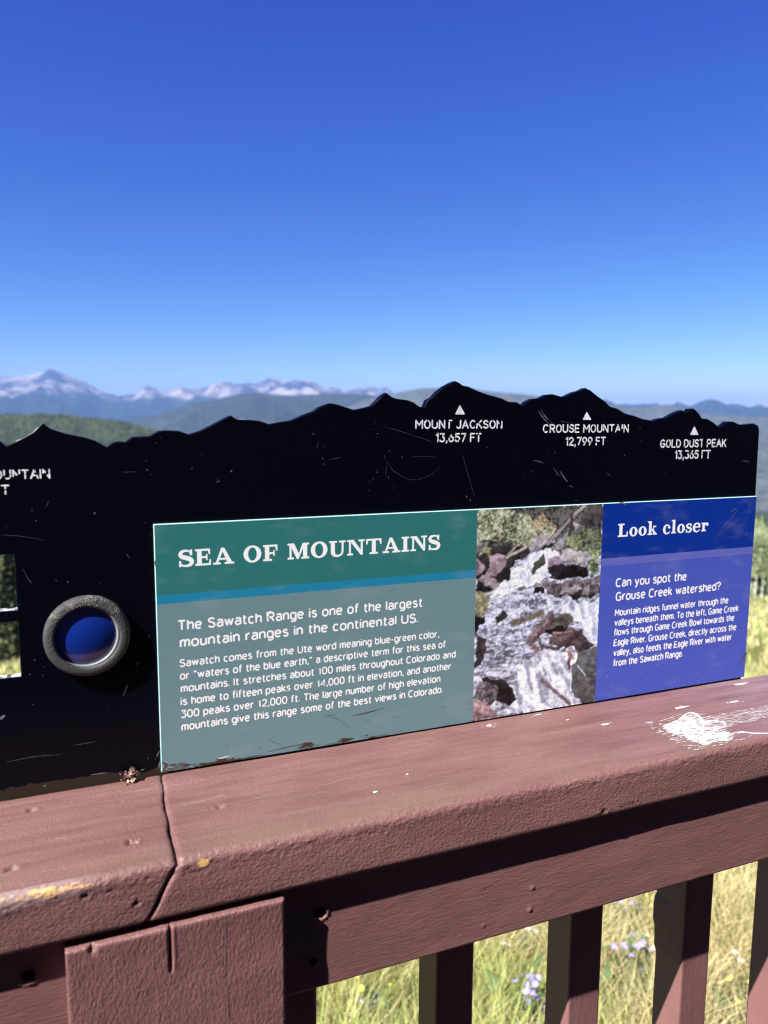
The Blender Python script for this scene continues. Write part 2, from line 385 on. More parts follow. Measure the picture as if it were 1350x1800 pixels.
# weathered top board: scuffs along the grain, dusty worn edge, bare yellow wood where the edge is knocked
m, p, base, h, big = paint('weathered_brown_paint', (.8,1,1))
X = m.xyz(p)
gr = m.noise(m.mapv(p, (5,70,8)), 1.6, 6, .7, .4); gr2 = m.noise(m.mapv(p, (14,160,14)), 1.0, 4, .7, .8)
topm = m.step(X[2], ZT-.0035, ZT-.0006)
tone = m.mix(m.step(m.noise(m.mapv(p, (1.5,6,6)), 7, 4, .6), .32, .68), (.128,.058,.052), (.166,.082,.073))
base = m.mix(topm, base, tone)
base = m.mix(m.math('MULTIPLY', topm, m.step(gr, .40, .75, 0, .35)), base, (.212,.120,.106))
base = m.mix(m.math('MULTIPLY', topm, m.step(gr2, .66, .74, 0, .6)), base, (.34,.22,.19))
edge = m.math('MULTIPLY', m.step(m.math('ABSOLUTE', m.math('SUBTRACT', X[1], YF+.007)), .030, .002), topm)
base = m.mix(m.math('MULTIPLY', edge, m.step(m.noise(p, 14, 4), .42, .6, 0, .5)), base, (.165,.105,.070))
# greyish scoured patch at the right
pale = m.math('MULTIPLY', m.step(X[0], .50, .70), m.math('MULTIPLY', topm, m.step(gr, .30, .62)))
base = m.mix(m.math('MULTIPLY', pale, .75), base, (.205,.135,.145))
# bare wood where the front edge has been knocked
cn = m.math('ADD', m.math('MULTIPLY', m.noise(m.mapv(p, (26,150,150)), 3, 4, .6), .005), -.0025)
e1 = m.math('ADD', m.math('MULTIPLY', m.math('SUBTRACT', X[1], YF), 1.25), m.math('MULTIPLY', m.math('SUBTRACT', ZT, X[2]), .8))
e1 = m.math('ADD', e1, cn)
wm = m.math('MULTIPLY', m.step(e1, .0037, .0031), m.step(m.math('ADD', X[0], m.math('MULTIPLY', cn, 8)), .004, -.006))
chip = m.new('VectorMath', operation='DISTANCE'); m.put(chip.inputs[0], m.mapv(p, (1,1.8,1.8))); q_ = on_y(357,1516,YF+.0012); chip.inputs[1].default_value = (q_[0], q_[1]*1.8, q_[2]*1.8)
wm = m.math('MAXIMUM', wm, m.step(m.math('ADD', chip.outputs['Value'], m.math('MULTIPLY', cn, .5)), .0046, .0038))
ww = m.mix(m.noise(m.mapv(p, (30,300,300)), 3, 3), (.40,.20,.045), (.62,.40,.16))
base = m.mix(m.math('MULTIPLY', m.step(X[0], .012, -.02), m.math('MULTIPLY', m.step(e1, .0080, .0062), .6)), base, (.27,.19,.18))
base = m.mix(wm, base, ww)
hh = m.math('ADD', m.math('MULTIPLY', h, m.step(topm, 0, 1, 1.1, .75)), m.math('MULTIPLY', m.math('MULTIPLY', gr2, topm), .5))
m.set(Base_Color=base, Roughness=m.step(gr, .3, .7, .42, .60), Normal=m.bump(hh, .8, .0012)); M_top = m.m

railing = empty('wooden_railing', (0, .52, 0))
tag(railing, 'red-brown painted wooden railing with wide weathered top board and square balusters', 'railing')
RO = np.array([0, .52, 0])
def rl(V): return np.asarray(V, float)-RO

# --- the two cap boards that meet at an open slanting joint
prof = []; r1 = .0062; r2 = .004
for y in np.linspace(.56, YF+.012, 8): prof.append((y, ZB))
for a in np.linspace(0, 90, 5): prof.append((YF+.004-.004*math.sin(math.radians(a)), ZB+.004-.004*math.cos(math.radians(a))))
for z in np.linspace(ZB+.0055, ZT-r1-.001, 20): prof.append((YF, z))
for a in np.linspace(0, 90, 9): prof.append((YF+r1-r1*math.cos(math.radians(a)), ZT-r1+r1*math.sin(math.radians(a))))
for y in np.linspace(YF+r1+.0015, YB-r2-.001, 72): prof.append((y, ZT))
for a in np.linspace(0, 90, 6): prof.append((YB-r2+r2*math.sin(math.radians(a)), ZT-r2+r2*math.cos(math.radians(a))))
for z in np.linspace(ZT-.012, ZB, 5): prof.append((YB, z))
prof = np.array(prof); NPF = len(prof)
pd = np.roll(prof, -1, 0)-np.roll(prof, 1, 0); pn = np.stack([pd[:, 1], -pd[:, 0]], 1); pn /= np.linalg.norm(pn, axis=1)[:, None]
cen = prof.mean(0); pn *= np.sign(((prof-cen)*pn).sum(1))[:, None]
jt = [on_z(u, v, ZT) for u, v in [(283,1358),(285,1372),(288,1390),(291,1410),(292,1425),(297,1445),(300,1462),(305,1485),(309,1503)]]
jf = [on_y(u, v, YF) for u, v in [(309,1516),(303,1532),(291,1560),(277,1588),(266,1610),(256,1628)]]
jty = np.array([q[1] for q in jt][::-1]); jtx = np.array([q[0] for q in jt][::-1]); jfz = np.array([q[2] for q in jf][::-1]); jfx = np.array([q[0] for q in jf][::-1])
jx = np.where(prof[:, 1] > ZT-.004, np.interp(prof[:, 0], jty, jtx), np.interp(prof[:, 1], jfz, jfx))
jx = np.where((prof[:, 0] > YF+.02) & (prof[:, 1] < ZT-.01), np.where(prof[:, 1] < ZB+.001, jfx[0], jtx[-1]), jx)
gap = np.where(prof[:, 1] > ZT-.002, np.interp(prof[:, 0], [YF, .50, .53, .56, .6], [.0013, .0014, .0009, .0005, .0003]), .0011)
jag = (fbm(np.arange(NPF)*.13, np.zeros(NPF), 4, 21)-.5)*.0026
DENTS = [(56,1424,.0028,.0020,1),(232,1481,.0032,.0042,1),(20,1528,.0030,.0026,1),(388,1417,.0027,.0022,1),(212,1409,.0020,.0009,1),(150,1575,.002,.001,0),(1062,1426,.0025,.0012,0),(240,1588,.002,.001,0)]
DP = [((*on_z(u, v, ZT),) if t else (*on_y(u, v, YF),), r, d, t) for u, v, r, d, t in DENTS]
def cap_board(left):
    if left: xs = np.concatenate([np.linspace(-1.3, -.16, 40)[:-1], np.arange(-.16, .012, .0014)]); n2 = 34
    else: xs = np.concatenate([np.arange(.088, .96, .0016), np.linspace(.965, 2.3, 40)]); n2 = 26
    rows = []
    e = jx+jag+(-gap if left else gap)
    ts = np.linspace(0, 1, n2)
    cols = []
    if left:
        for x in xs: cols.append(np.full(NPF, x))
        for t in ts[1:]: cols.append(xs[-1]+(e-xs[-1])*t)
        ends = [len(cols)-1, len(cols)-2]
    else:
        for t in ts[:-1]: cols.append(e+(xs[0]-e)*t)
        for x in xs: cols.append(np.full(NPF, x))
        ends = [0, 1]
    cols = np.array(cols); nC = len(cols)
    P = np.zeros((nC, NPF, 3)); P[..., 0] = cols; P[..., 1] = prof[:, 0]; P[..., 2] = prof[:, 1]
    off = np.zeros((nC, NPF))
    off += (fbm(cols*11, prof[None, :, 0]*60+prof[None, :, 1]*60, 3, 4)-.5)*.0012
    em = np.exp(-((prof[None, :, 0]-YF)/.008)**2)*(prof[None, :, 1] > ZT-.012)
    off += em*(np.clip(vnoise(cols*170, prof[None, :, 0]*500+prof[None, :, 1]*500, 33)-.66, 0, 1)*-.0012+(vnoise(cols*420, prof[None, :, 0]*700+prof[None, :, 1]*700, 35)-.5)*.0007)
    off += (prof[None, :, 1] > ZT-.001)*np.clip(vnoise(cols*14, prof[None, :, 0]*420, 37)-.80, 0, 1)*-.0028
    off[ends[0]] -= .0011; off[ends[1]] -= .0003
    for q, r, d, t in DP:
        dx = (P[..., 0]-q[0])/1.5; dy = P[..., 1]-q[1]; dz = P[..., 2]-q[2]
        dist = np.sqrt(dx*dx+dy*dy+dz*dz)+(vnoise(P[..., 0]*700, P[..., 1]*700+P[..., 2]*700, 8)-.5)*r*.5
        off += np.where(dist < r, -d*np.clip(1-(dist/r)**2, 0, 1)**.7, .35*d*np.exp(-((dist-r)/(r*.35))**2))
    P[..., 1] += pn[:, 0]*off; P[..., 2] += pn[:, 1]*off
    V = P.reshape(-1, 3)
    i = np.arange(nC-1)[:, None]*NPF+np.arange(NPF)[None]; j = np.arange(nC-1)[:, None]*NPF+(np.arange(NPF)[None]+1) % NPF
    F = np.stack([i, j, j+NPF, i+NPF], -1).reshape(-1, 4)
    faces = F.tolist(); faces.append(list(range(NPF))); faces.append(list(range((nC-1)*NPF, nC*NPF))[::-1])
    me = bpy.data.meshes.new('cap_board'); me.from_pydata(rl(V).tolist(), [], faces); me.update()
    bm = bmesh.new(); bm.from_mesh(me); bmesh.ops.recalc_face_normals(bm, faces=bm.faces); bm.to_mesh(me); bm.free()
    o = link('cap_board', me, [M_top], railing, True)
    me.polygons[len(faces)-1].use_smooth = False; me.polygons[len(faces)-2].use_smooth = False
    return o
# texture coordinates of the railing parts are relative to its root: shift back to the values used above
for mt in (M_top,):
    for n_ in mt.node_tree.nodes:
        if n_.type == 'TEX_COORD':
            mp = mt.node_tree.nodes.new('ShaderNodeMapping'); mp.inputs['Location'].default_value = tuple(RO)
            tos = [l.to_socket for l in n_.outputs['Object'].links]
            mt.node_tree.links.new(n_.outputs['Object'], mp.inputs['Vector'])
            for t in tos: mt.node_tree.links.new(mp.outputs[0], t)
capL = cap_board(True); capR = cap_board(False)
def top_marks(o, lst, mt):
    o.data.materials.append(mt); k = len(o.data.materials)-1; bm = bmesh.new(); bm.from_mesh(o.data); rg = random.Random(2)
    for pts, w in lst:
        q = spline([on_z(u, v, ZT)[:2] for u, v in pts], 10); run = []
        for i in range(len(q)-1):
            if rg.random() < .35: continue
            a, b = q[i], q[i+1]; d = (b-a)/np.linalg.norm(b-a); n = np.array([-d[1], d[0]])*w*rg.uniform(.3, 1)*.5
            vs = [bm.verts.new((*(c-RO[:2]), ZT+.0005)) for c in (a-n, b-n*.6, b+n*.6, a+n)]
            bm.faces.new(vs).material_index = k
    bm.to_mesh(o.data); bm.free()
m = Mat('rubbed_pale_paint'); m.set(Base_Color=m.mix(m.noise(m.pos(), 300, 3), (.20,.115,.10), (.34,.22,.195)), Roughness=.6)
top_marks(capR, [([(400,1416),(470,1401),(560,1383),(660,1358),(720,1348)], .0007), ([(520,1402),(600,1388),(690,1372),(760,1358)], .0004), ([(640,1435),(740,1415),(830,1392)], .0006), ([(860,1345),(930,1330),(1010,1316)], .0005), ([(1000,1350),(1090,1330),(1150,1318)], .0004), ([(870,1362),(900,1356),(940,1347)], .0005), ([(1080,1300),(1130,1292),(1180,1284)], .0006), ([(1110,1335),(1160,1324),(1220,1314)], .0007), ([(330,1390),(360,1384),(420,1376)], .0004), ([(980,1390),(1040,1376),(1090,1364)], .0005), ([(620,1333),(680,1322),(760,1306)], .0004)], m.m)
capL['label'] = 'left top board with bare yellow wood along its knocked front edge'
capR['label'] = 'right top board spattered with white bird droppings'

def board(name, x0, x1, z0, z1, yf, th, step, mat, disp=None, parent=None, r=.0018, xfine=None, zfine=None, topf=None):
    """closed board whose front face (towards -Y) is a fine grid with rounded rims"""
    def axis(a, b, fine):
        lo, hi = fine if fine else (a, b); lo = max(a, lo); hi = min(b, hi)
        q = [np.arange(lo, hi+step*.5, step)]
        if lo > a+.001: q.insert(0, np.linspace(a, lo-step, max(3, int((lo-a)/.05))))
        if hi < b-.001: q.append(np.linspace(hi+step, b, max(3, int((b-hi)/.05))))
        q = np.concatenate(q); q = np.concatenate([[a, a+r*.15, a+r*.4, a+r], q[(q > a+r*1.3) & (q < b-r*1.3)], [b-r, b-r*.4, b-r*.15, b]]); return q
    xs = axis(x0, x1, xfine); zs = axis(z0, z1, zfine)
    Xg, Zg = np.meshgrid(xs, zs, indexing='ij')
    def rim(d): d = np.clip(d, 0, r); return r-np.sqrt(np.maximum(0, r*r-(r-d)**2))
    Y = yf+np.maximum(rim(np.minimum(Xg-x0, x1-Xg)), rim(np.minimum(Zg-z0, z1-Zg)))
    Y = Y+(fbm(Xg*16, Zg*40, 3, 3)-.5)*.0009
    if disp is not None: Y = Y+disp(Xg, Zg)
    if topf is not None: Zg = Zg+topf(Xg)*np.clip((Zg-z0)/(z1-z0), 0, 1)**6
    V = np.stack([Xg, Y, Zg], -1).reshape(-1, 3); nx, nz = len(xs), len(zs)
    F = grid_faces(nx, nz).tolist()
    loop = [i*nz for i in range(nx)]+[(nx-1)*nz+j for j in range(1, nz)]+[i*nz+nz-1 for i in range(nx-2, -1, -1)]+[j for j in range(nz-2, 0, -1)]
    b = len(V); V = np.concatenate([V, np.stack([V[loop, 0], np.full(len(loop), yf+th), V[loop, 2]], -1)])
    L = len(loop)
    for k in range(L): F.append([loop[k], loop[(k+1) % L], b+(k+1) % L, b+k])
    F.append([b+k for k in range(L)])
    me = bpy.data.meshes.new(name); me.from_pydata(rl(V).tolist(), [], F); me.update()
    bm = bmesh.new(); bm.from_mesh(me); bmesh.ops.recalc_face_normals(bm, faces=bm.faces); bm.to_mesh(me); bm.free()
    o = link(name, me, [mat], parent, True)
    for k in range(len(F)-1-L, len(F)): me.polygons[k].use_smooth = False
    return o
def pits(lst, y):
    q = [(on_y(u, v, y), r, d) for u, v, r, d in lst]
    def f(X_, Z_):
        o = 0*X_
        for c, r, d in q:
            dist = np.hypot((X_-c[0])*.85, Z_-c[2])
            o = o+np.where(dist < r, d*np.sqrt(np.clip(1-(dist/r)**2, 0, 1)), -.3*abs(d)*np.exp(-((dist-r)/(r*.3))**2))
        return o
    return f
apit = pits([(563,1606,.0042,.004),(550,1691,.0032,.0022),(936,1561,.0016,-.0009),(931,1599,.0018,-.0011),(855,1564,.0009,.0006),(850,1627,.0012,-.0006)], YA)
apr = board('apron_rail', .060, 2.3, ZA, ZB-.0006, YA, .038, .0012, M_brush, apit, railing, xfine=(.1, .80))
lpit = pits([(50,1717,.0042,.004)], YA)
apl = board('apron_rail', -1.3, .058, ZA, ZB-.0006, YA, .038, .0015, M_brush, lpit, railing, xfine=(-.16, -.01))
bx0 = on_y(114,1672,YP)[0]; bx1 = on_y(500,1579,YP)[0]; bz = on_y(300,1630,YP)[2]+.0002
c1 = on_y(299,1640,YP); c1b = on_y(299,1713,YP); c2 = on_y(393,1640,YP); dn = on_y(162,1665,YP)
def pdisp(X_, Z_):
    wob = (vnoise(Z_*55, 0*Z_, 5)-.5)*.0007
    g = np.exp(-((X_-c1[0]-wob)/.0007)**2)*.006*np.clip((Z_-c1b[2])/.006, 0, 1)
    g = g-np.exp(-((X_-c1[0]-wob-.0022)/.0012)**2)*.0006*np.clip((Z_-c1b[2])/.006, 0, 1)
    d = np.hypot((X_-dn[0])*1.0, (Z_-dn[2])*.55); g = g+.0035*np.exp(-(d/.0018)**2)
    return g
post_b = board('post_board', bx0, bx1, CAMZ-1.25, bz, YP, .0122, .0009, M_paint, pdisp, railing, r=.0016, zfine=(CAMZ-.45, bz),
               topf=lambda X_: np.where(X_ < c1[0], -.0006, 0)+(vnoise(X_*160, 0*X_, 6)-.5)*.0004)
# hair crack down the cladding board
CV = []; CF = []; zz_ = np.linspace(bz-.0012, CAMZ-.47, 60); xx_ = c2[0]+(vnoise(zz_*70, 0*zz_, 15)-.5)*.0020
ribbon(CV, CF, [(x-RO[0], z-RO[2]) for x, z in zip(xx_, zz_)], .00035*(.4+1.2*vnoise(zz_*300, 0*zz_, 4)), YP-.0003-RO[1], False)
ribbon(CV, CF, [(x+.0005-RO[0], z-RO[2]) for x, z in zip(xx_, zz_)], .0004*vnoise(zz_*220, 0*zz_, 5), YP-.0004-RO[1], False)
mc = Mat('crack_dark'); mc.set(Base_Color=(.022,.010,.010), Roughness=.9); ml_ = Mat('crack_lip'); ml_.set(Base_Color=(.30,.19,.18), Roughness=.7)
post_b.data.materials.append(mc.m); post_b.data.materials.append(ml_.m); bm = bmesh.new(); bm.from_mesh(post_b.data); vs = [bm.verts.new(v) for v in CV]
for i_, f in enumerate(CF): bm.faces.new([vs[q] for q in f]).material_index = 1 if i_ < 59 else 2
bm.to_mesh(post_b.data); bm.free()
post_b['label'] = 'upright cladding board with a split running down from its top edge'
def bar(name, x0, x1, y0, y1, z0, z1, mat, parent, r=.002):
    bm = bmesh.new(); bmesh.ops.create_cube(bm, size=1)
    for v in bm.verts: v.co = Vector(((x0+x1)/2+v.co.x*(x1-x0), (y0+y1)/2+v.co.y*(y1-y0), (z0+z1)/2+v.co.z*(z1-z0)))-Vector(RO)
    bmesh.ops.bevel(bm, geom=bm.edges[:], offset=r, segments=2, affect='EDGES', profile=.5)
    me = bpy.data.meshes.new(name); bm.to_mesh(me); bm.free(); return link(name, me, [mat], parent)
bar('post', .073, .1622, .5226, .6116, 0, ZB-.002, M_upright, railing, .003)
bar('bottom_rail', .1245, 2.3, .4842, .5222, .12, .209, M_brush, railing)
bar('bottom_rail', -1.3, -.016, .4842, .5222, .12, .209, M_brush, railing)
def baluster(x0, x1, flaky=False):
    zs = np.concatenate([[.10], np.arange(.20, ZB-.03, .02), np.arange(ZB-.26, ZB-.02, .003) if flaky else [ZB-.03]])
    zs = np.unique(np.round(zs, 4)); y0, y1 = .5228, .5592; r = .0022
    ring = []
    for cxx, cyy, a0 in ((x1-r, y0+r, -90), (x1-r, y1-r, 0), (x0+r, y1-r, 90), (x0+r, y0+r, 180)):
        for a in (0, 30, 60, 90): ring.append((cxx+r*math.cos(math.radians(a0+a)), cyy+r*math.sin(math.radians(a0+a))))
    n = len(ring); V = []
    for z in zs:
        for k, (x, y) in enumerate(ring):
            dx = 0; dy = 0
            if flaky and 8 <= k <= 11:       # flaking paint and splinters along the back edge
                f = 0
                for zc, hh_, am in ((1.4-.452, .010, .0055), (1.4-.494, .020, .0040), (1.4-.468, .005, .0025), (1.4-.525, .012, .002)): f += am*math.exp(-((z-zc)/hh_)**4)
                dx = -f-.0006*float(vnoise(np.array([z*260]), np.array([0.]), 3)[0]); dy = f*.6
            V.append((x+dx, y+dy, z))
    F = [(i*n+k, i*n+(k+1) % n, (i+1)*n+(k+1) % n, (i+1)*n+k) for i in range(len(zs)-1) for k in range(n)]
    F.append(tuple(range(n))[::-1]); F.append(tuple(range((len(zs)-1)*n, len(zs)*n)))
    o = mesh('baluster', rl(V), F, [M_upright], railing)
    return o
for k, x0 in enumerate([.2656, .3991, .5311, .6640, .797, .930, 1.063, 1.196]):
    b_ = baluster(x0, x0+.0350, k == 2)
    if k == 2: b_['label'] = 'square baluster with flaking splintered paint along its back edge'
for x0 in (-.062, -.195, -.328): baluster(x0, x0+.035)
# dark screw heads sunk into the rail
M_screw = Mat('dark_screw'); M_screw.set(Base_Color=(.012,.010,.010), Roughness=.45, Metallic=.6, Normal=M_screw.bump(M_screw.noise(M_screw.pos(), 900, 2), .5, .0004))
def screw(u, v, parent, r=.0028):
    c = np.array(on_y(u, v, YA+.0012)); bm = bmesh.new()
    bmesh.ops.create_cone(bm, cap_ends=True, segments=20, radius1=r, radius2=r*.8, depth=.0016)
    for a in (0, math.pi/2):
        ret = bmesh.ops.create_cube(bm, size=1)
        for vv in ret['verts']: vv.co = Matrix.Rotation(a+.4, 3, 'Z') @ Vector((vv.co.x*r*1.1, vv.co.y*r*.28, .0009+vv.co.z*.0005))
    me = bpy.data.meshes.new('screw')
    for vv in bm.verts: vv.co = Vector((vv.co.x, -vv.co.z, vv.co.y))+Vector(c-RO)
    bm.to_mesh(me); bm.free(); return link('screw', me, [M_screw.m], parent)
screw(550, 1691, apr); screw(50, 1717, apl); screw(563, 1605, apr, .0030)

# ================================================================ SIGN
YS = .600                                        # face of the printed panel
YK = .6032                                       # face of the black board
sign = empty('information_sign', (0, .606, ZT))
tag(sign, 'black mountain-shaped sign with green and blue printed panel standing on the railing', 'sign')
SO = np.array([0, .606, ZT])
PX0, PX1 = on_y(271,923,YS)[0], on_y(1330,873,YS)[0]
PZ1 = on_y(800,898,YS)[2]; PZ0 = ZT+.0006
# black board with the ridge outline
RIDGE = [(0,778.6),(10,787),(15,784),(28,778.6),(45,770),(60,761),(69,752),(75.5,746.6),(82,752),(88,756),(106,762),(121,766),(146,771),(166,776.6),(181,785),(189,789),(196.5,781),(206.5,778.6),(222,779),(234,770),(264,769),(280,760),(292,758.7),(315,760),(332.5,766),(340,763.5),(352.6,759.7),(373,749.6),(395,738),(406,733),(415.6,739),(436,740),(456,742),(473.5,748),(491,744.6),(514,741),(534,732),(554,724.5),(561.7,718),(580.5,711),(592,712.6),(607,717.7),(623,722.7),(637,720),(655,715.6),(665,705.6),(672,698),(679.6,692.7),(689,700),(697.7,703),(715,705),(726.7,709),(737,716.7),(748,718),(753,705),(762,700),(771,690),(783,681),(793,675.6),(801,672),(807,674.6),(813.6,679.6),(823.6,681.4),(841,689.7),(856,695),(871.5,699),(884,703),(894,708),(909,709),(915.6,713.4),(919.4,716.7),(927,708),(937,703),(949.6,702),(962,695.8),(972,694.8),(987,699),(992,700),(1010,691.5),(1020,689),(1030,684),(1037.7,687.7),(1050,697.8),(1063,706.6),(1071.7,716),(1085.6,720),(1098,728),(1116,733),(1131,738.6),(1141,740),(1148.5,742.6),(1158.6,738),(1173.7,736),(1186,729),(1199,723),(1209,728),(1215,720),(1220,720),(1226.6,726),(1234,737),(1244,738),(1254,744),(1264.4,753),(1272,750),(1281,742.6),(1289.6,742.6),(1299.6,748),(1312,747.7),(1325,746),(1332.4,749.4),(1334,757)]
out = [on_y(u, v, YK) for u, v in RIDGE]; out = [(q[0], q[2]) for q in out]
x0 = out[0][0]; z0_ = out[0][1]
pre = [(x0-.40, z0_+.010), (x0-.36, z0_+.018), (x0-.33, z0_+.034), (x0-.31, z0_+.026), (x0-.27, z0_+.012), (x0-.23, z0_+.015), (x0-.20, z0_+.028), (x0-.17, z0_+.045), (x0-.145, z0_+.030), (x0-.11, z0_+.016), (x0-.075, z0_+.022), (x0-.05, z0_+.012), (x0-.025, z0_+.006), (x0-.008, z0_+.003)]
rx = on_y(1327.5,871,YK)[0]
ZLOW = ZB-.02
outline = pre+out+[(rx, PZ1), (rx-.0035, ZLOW), (x0-.40, ZLOW)]
def hole_rect(pts): q = [on_y(u, v, YK) for u, v in pts]; return [(a[0], a[2]) for a in q]
w1 = hole_rect([(26,972),(34,1074)]); w2 = hole_rect([(35,1089.5),(39,1190.5)])
wx1 = (w1[0][0]+w1[1][0]+w2[0][0]+w2[1][0])/4; ww_ = .098
def rr_rect(xa, xb, za, zb): return [(xa, za), (xa, zb), (xb, zb), (xb, za)]
holes = [rr_rect(wx1-ww_, wx1, w1[1][1], w1[0][1]), rr_rect(wx1-ww_, wx1, w2[1][1], w2[0][1])]
YR = YK-.0075
rc = on_y(154,1121,YR); rr_out = (on_y(230,1115,YR)[0]-on_y(78,1128,YR)[0])/2*.102*10
print('ring r', rr_out, (on_y(154,1050,YR)[2]-on_y(154,1193,YR)[2])/2)
rr_in = rr_out*.745
holes.append([(rc[0]+(rr_in+.0015)*math.cos(a), rc[2]+(rr_in+.0015)*math.sin(a)) for a in np.linspace(0, 2*math.pi, 49)[:-1]])
def curve_plate(name, loops, yc, half, bev, mats, parent):
    cv = bpy.data.curves.new(name, 'CURVE'); cv.dimensions = '2D'; cv.fill_mode = 'BOTH'; cv.extrude = half-bev; cv.bevel_depth = bev; cv.bevel_resolution = 2
    for L in loops:
        sp = cv.splines.new('POLY'); sp.points.add(len(L)-1); sp.use_cyclic_u = True
        for pt, (x, z) in zip(sp.points, L): pt.co = (x, z, 0, 1)
    to = bpy.data.objects.new(name, cv); COL.objects.link(to)
    dg = bpy.context.evaluated_depsgraph_get(); me = bpy.data.meshes.new_from_object(to.evaluated_get(dg)); bpy.data.objects.remove(to)
    me.name = name; me.materials.clear()
    me.transform(Matrix(((1,0,0,-SO[0]),(0,0,-1,yc-SO[1]),(0,1,0,-SO[2]),(0,0,0,1))))
    return link(name, me, mats, parent)
m = Mat('gloss_black_paint'); p = m.pos(True); X = m.xyz(p)
sp = m.step(m.voro(p, 260), .11, .06); sp = m.math('MULTIPLY', sp, m.step(m.noise(p, 22, 3), .52, .60)); sp = m.math('MULTIPLY', sp, m.step(m.noise(p, 300, 1), .5, .62))
ln = m.noise(m.mapv(p, (18,1,260)), 1.2, 3, .6, .5); ln = m.math('MULTIPLY', m.step(ln, .74, .77), m.step(X[2], .035, .0))
ln = m.math('MULTIPLY', ln, m.step(m.noise(p, 60, 2), .5, .6))
base = m.mix(m.math('MINIMUM', m.math('ADD', sp, ln), 1.), (.0009,.0011,.0045), (.26,.27,.31))
dn_ = m.math('ADD', X[2], m.math('MULTIPLY', m.math('SUBTRACT', m.noise(m.mapv(p, (1,1,2)), 34, 4, .6), .5), .020))
dirt = m.step(dn_, .0062, .0050)
base = m.mix(m.math('MULTIPLY', dirt, .9), base, (.030,.019,.012))
m.set(Base_Color=base, Roughness=m.step(dirt, 0, 1, .34, .8), Normal=m.bump(m.noise(p, 120, 4), .12, .0006)); m.b.inputs['Specular IOR Level'].default_value = .16; M_black = m.m
m = Mat('lit_edge_paint'); m.set(Base_Color=m.mix(m.step(m.noise(m.pos(), 260, 3), .45, .6), (.02,.02,.024), (.55,.56,.58)), Roughness=.5); M_lit_edge = m.m
black = curve_plate('black_board', [outline]+holes, YK+.004, .004, .0010, [M_black, M_lit_edge], sign)
# sunlit rim put into the colour: pale window sills and upward-facing cut edges
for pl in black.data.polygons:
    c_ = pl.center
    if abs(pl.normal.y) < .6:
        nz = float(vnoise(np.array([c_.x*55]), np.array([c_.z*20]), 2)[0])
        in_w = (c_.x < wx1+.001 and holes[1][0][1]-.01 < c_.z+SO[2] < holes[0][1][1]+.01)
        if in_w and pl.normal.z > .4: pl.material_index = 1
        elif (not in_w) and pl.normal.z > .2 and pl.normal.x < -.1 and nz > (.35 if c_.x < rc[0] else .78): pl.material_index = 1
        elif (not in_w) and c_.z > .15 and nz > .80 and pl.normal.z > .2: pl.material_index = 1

# ---- printed panel: one thin board, its face divided into the printed colour fields
def zof(pts): return np.mean([on_y(u, v, YS)[2] for u, v in pts])
zg1 = zof([(273.5,1047),(836.4,1002.4)]); zg2 = zof([(274.7,1064),(835.6,1014.4)])
zb1 = zof([(1056.8,981.7),(1325.7,961.3)]); zb2 = zof([(1056,995.5),(1325,973)])
dx1 = np.mean([on_y(837,897,YS)[0], on_y(833,1268,YS)[0]]); dx2 = np.mean([on_y(1058,886,YS)[0], on_y(1048,1232,YS)[0]])
def print_mat(name, col, specks=0., smear=False, grain=.06):
    m = Mat(name); p = m.pos(); X = m.xyz(p)
    c = m.mix(m.math('MULTIPLY', m.noise(p, 900, 2), grain*2), tuple(v*(1-grain) for v in col), tuple(min(1, v*(1+grain*3)+.004) for v in col))
    c = m.mix(m.step(m.noise(m.mapv(p, (1,1,2.5)), 26, 4), .5, .8, 0, .10), c, (.5,.5,.5))
    if specks:
        v = m.step(m.voro(p, 300), .13, .08); v = m.math('MULTIPLY', v, m.step(m.math('ADD', m.noise(p, 30, 3), m.math('MULTIPLY', X[2], -2.2)), .50-.12*specks, .62-.12*specks))
        v = m.math('MULTIPLY', v, m.step(m.noise(p, 340, 1), .46, .6))
        c = m.mix(v, c, (.75,.78,.85))
    sc = m.noise(m.mapv(p, (9,1,60), rot=(0,.25,0)), 1.6, 3, .6, .6)
    sc = m.math('MULTIPLY', m.step(sc, .735, .76), m.step(X[2], .05, .01)); c = m.mix(m.math('MULTIPLY', sc, .8), c, (.55,.62,.66))
    if smear:
        d = m.math('ADD', X[2], m.math('MULTIPLY', m.math('SUBTRACT', m.noise(m.mapv(p, (1,1,4), rot=(0,-.2,0)), 38, 5, .65), .5), .026))
        c = m.mix(m.math('MULTIPLY', m.step(d, .0030, .0018), m.step(m.noise(p, 16, 2), .46, .56)), c, (.050,.026,.020))
    m.set(Base_Color=c, Roughness=.42, Normal=m.bump(m.noise(p, 700, 2), .10, .0003)); m.b.inputs['Specular IOR Level'].default_value = .35; return m.m
PM = [print_mat('print_dark_green', (.024,.160,.155), .15), print_mat('print_teal_stripe', (.012,.205,.35)), print_mat('print_grey_green', (.140,.238,.262), 0, True),
      print_mat('print_navy', (.001,.026,.270), .5), print_mat('print_lilac_stripe', (.115,.128,.47), .5), print_mat('print_violet_blue', (.062,.094,.46), 1.2),
      print_mat('print_photo_ground', (.25,.25,.27))]
m = Mat('panel_cut_edge'); m.set(Base_Color=m.mix(m.noise(m.pos(), 300, 3), (.22,.42,.42), (.45,.62,.62)), Roughness=.4); PM.append(m.m)
fields = [(PX0, dx1, zg1, PZ1, 0), (PX0, dx1, zg2, zg1, 1), (PX0, dx1, PZ0, zg2, 2), (dx2, PX1, zb1, PZ1, 3), (dx2, PX1, zb2, zb1, 4), (dx2, PX1, PZ0, zb2, 5), (dx1, dx2, PZ0, PZ1, 6)]
V = []; F = []; MI = []
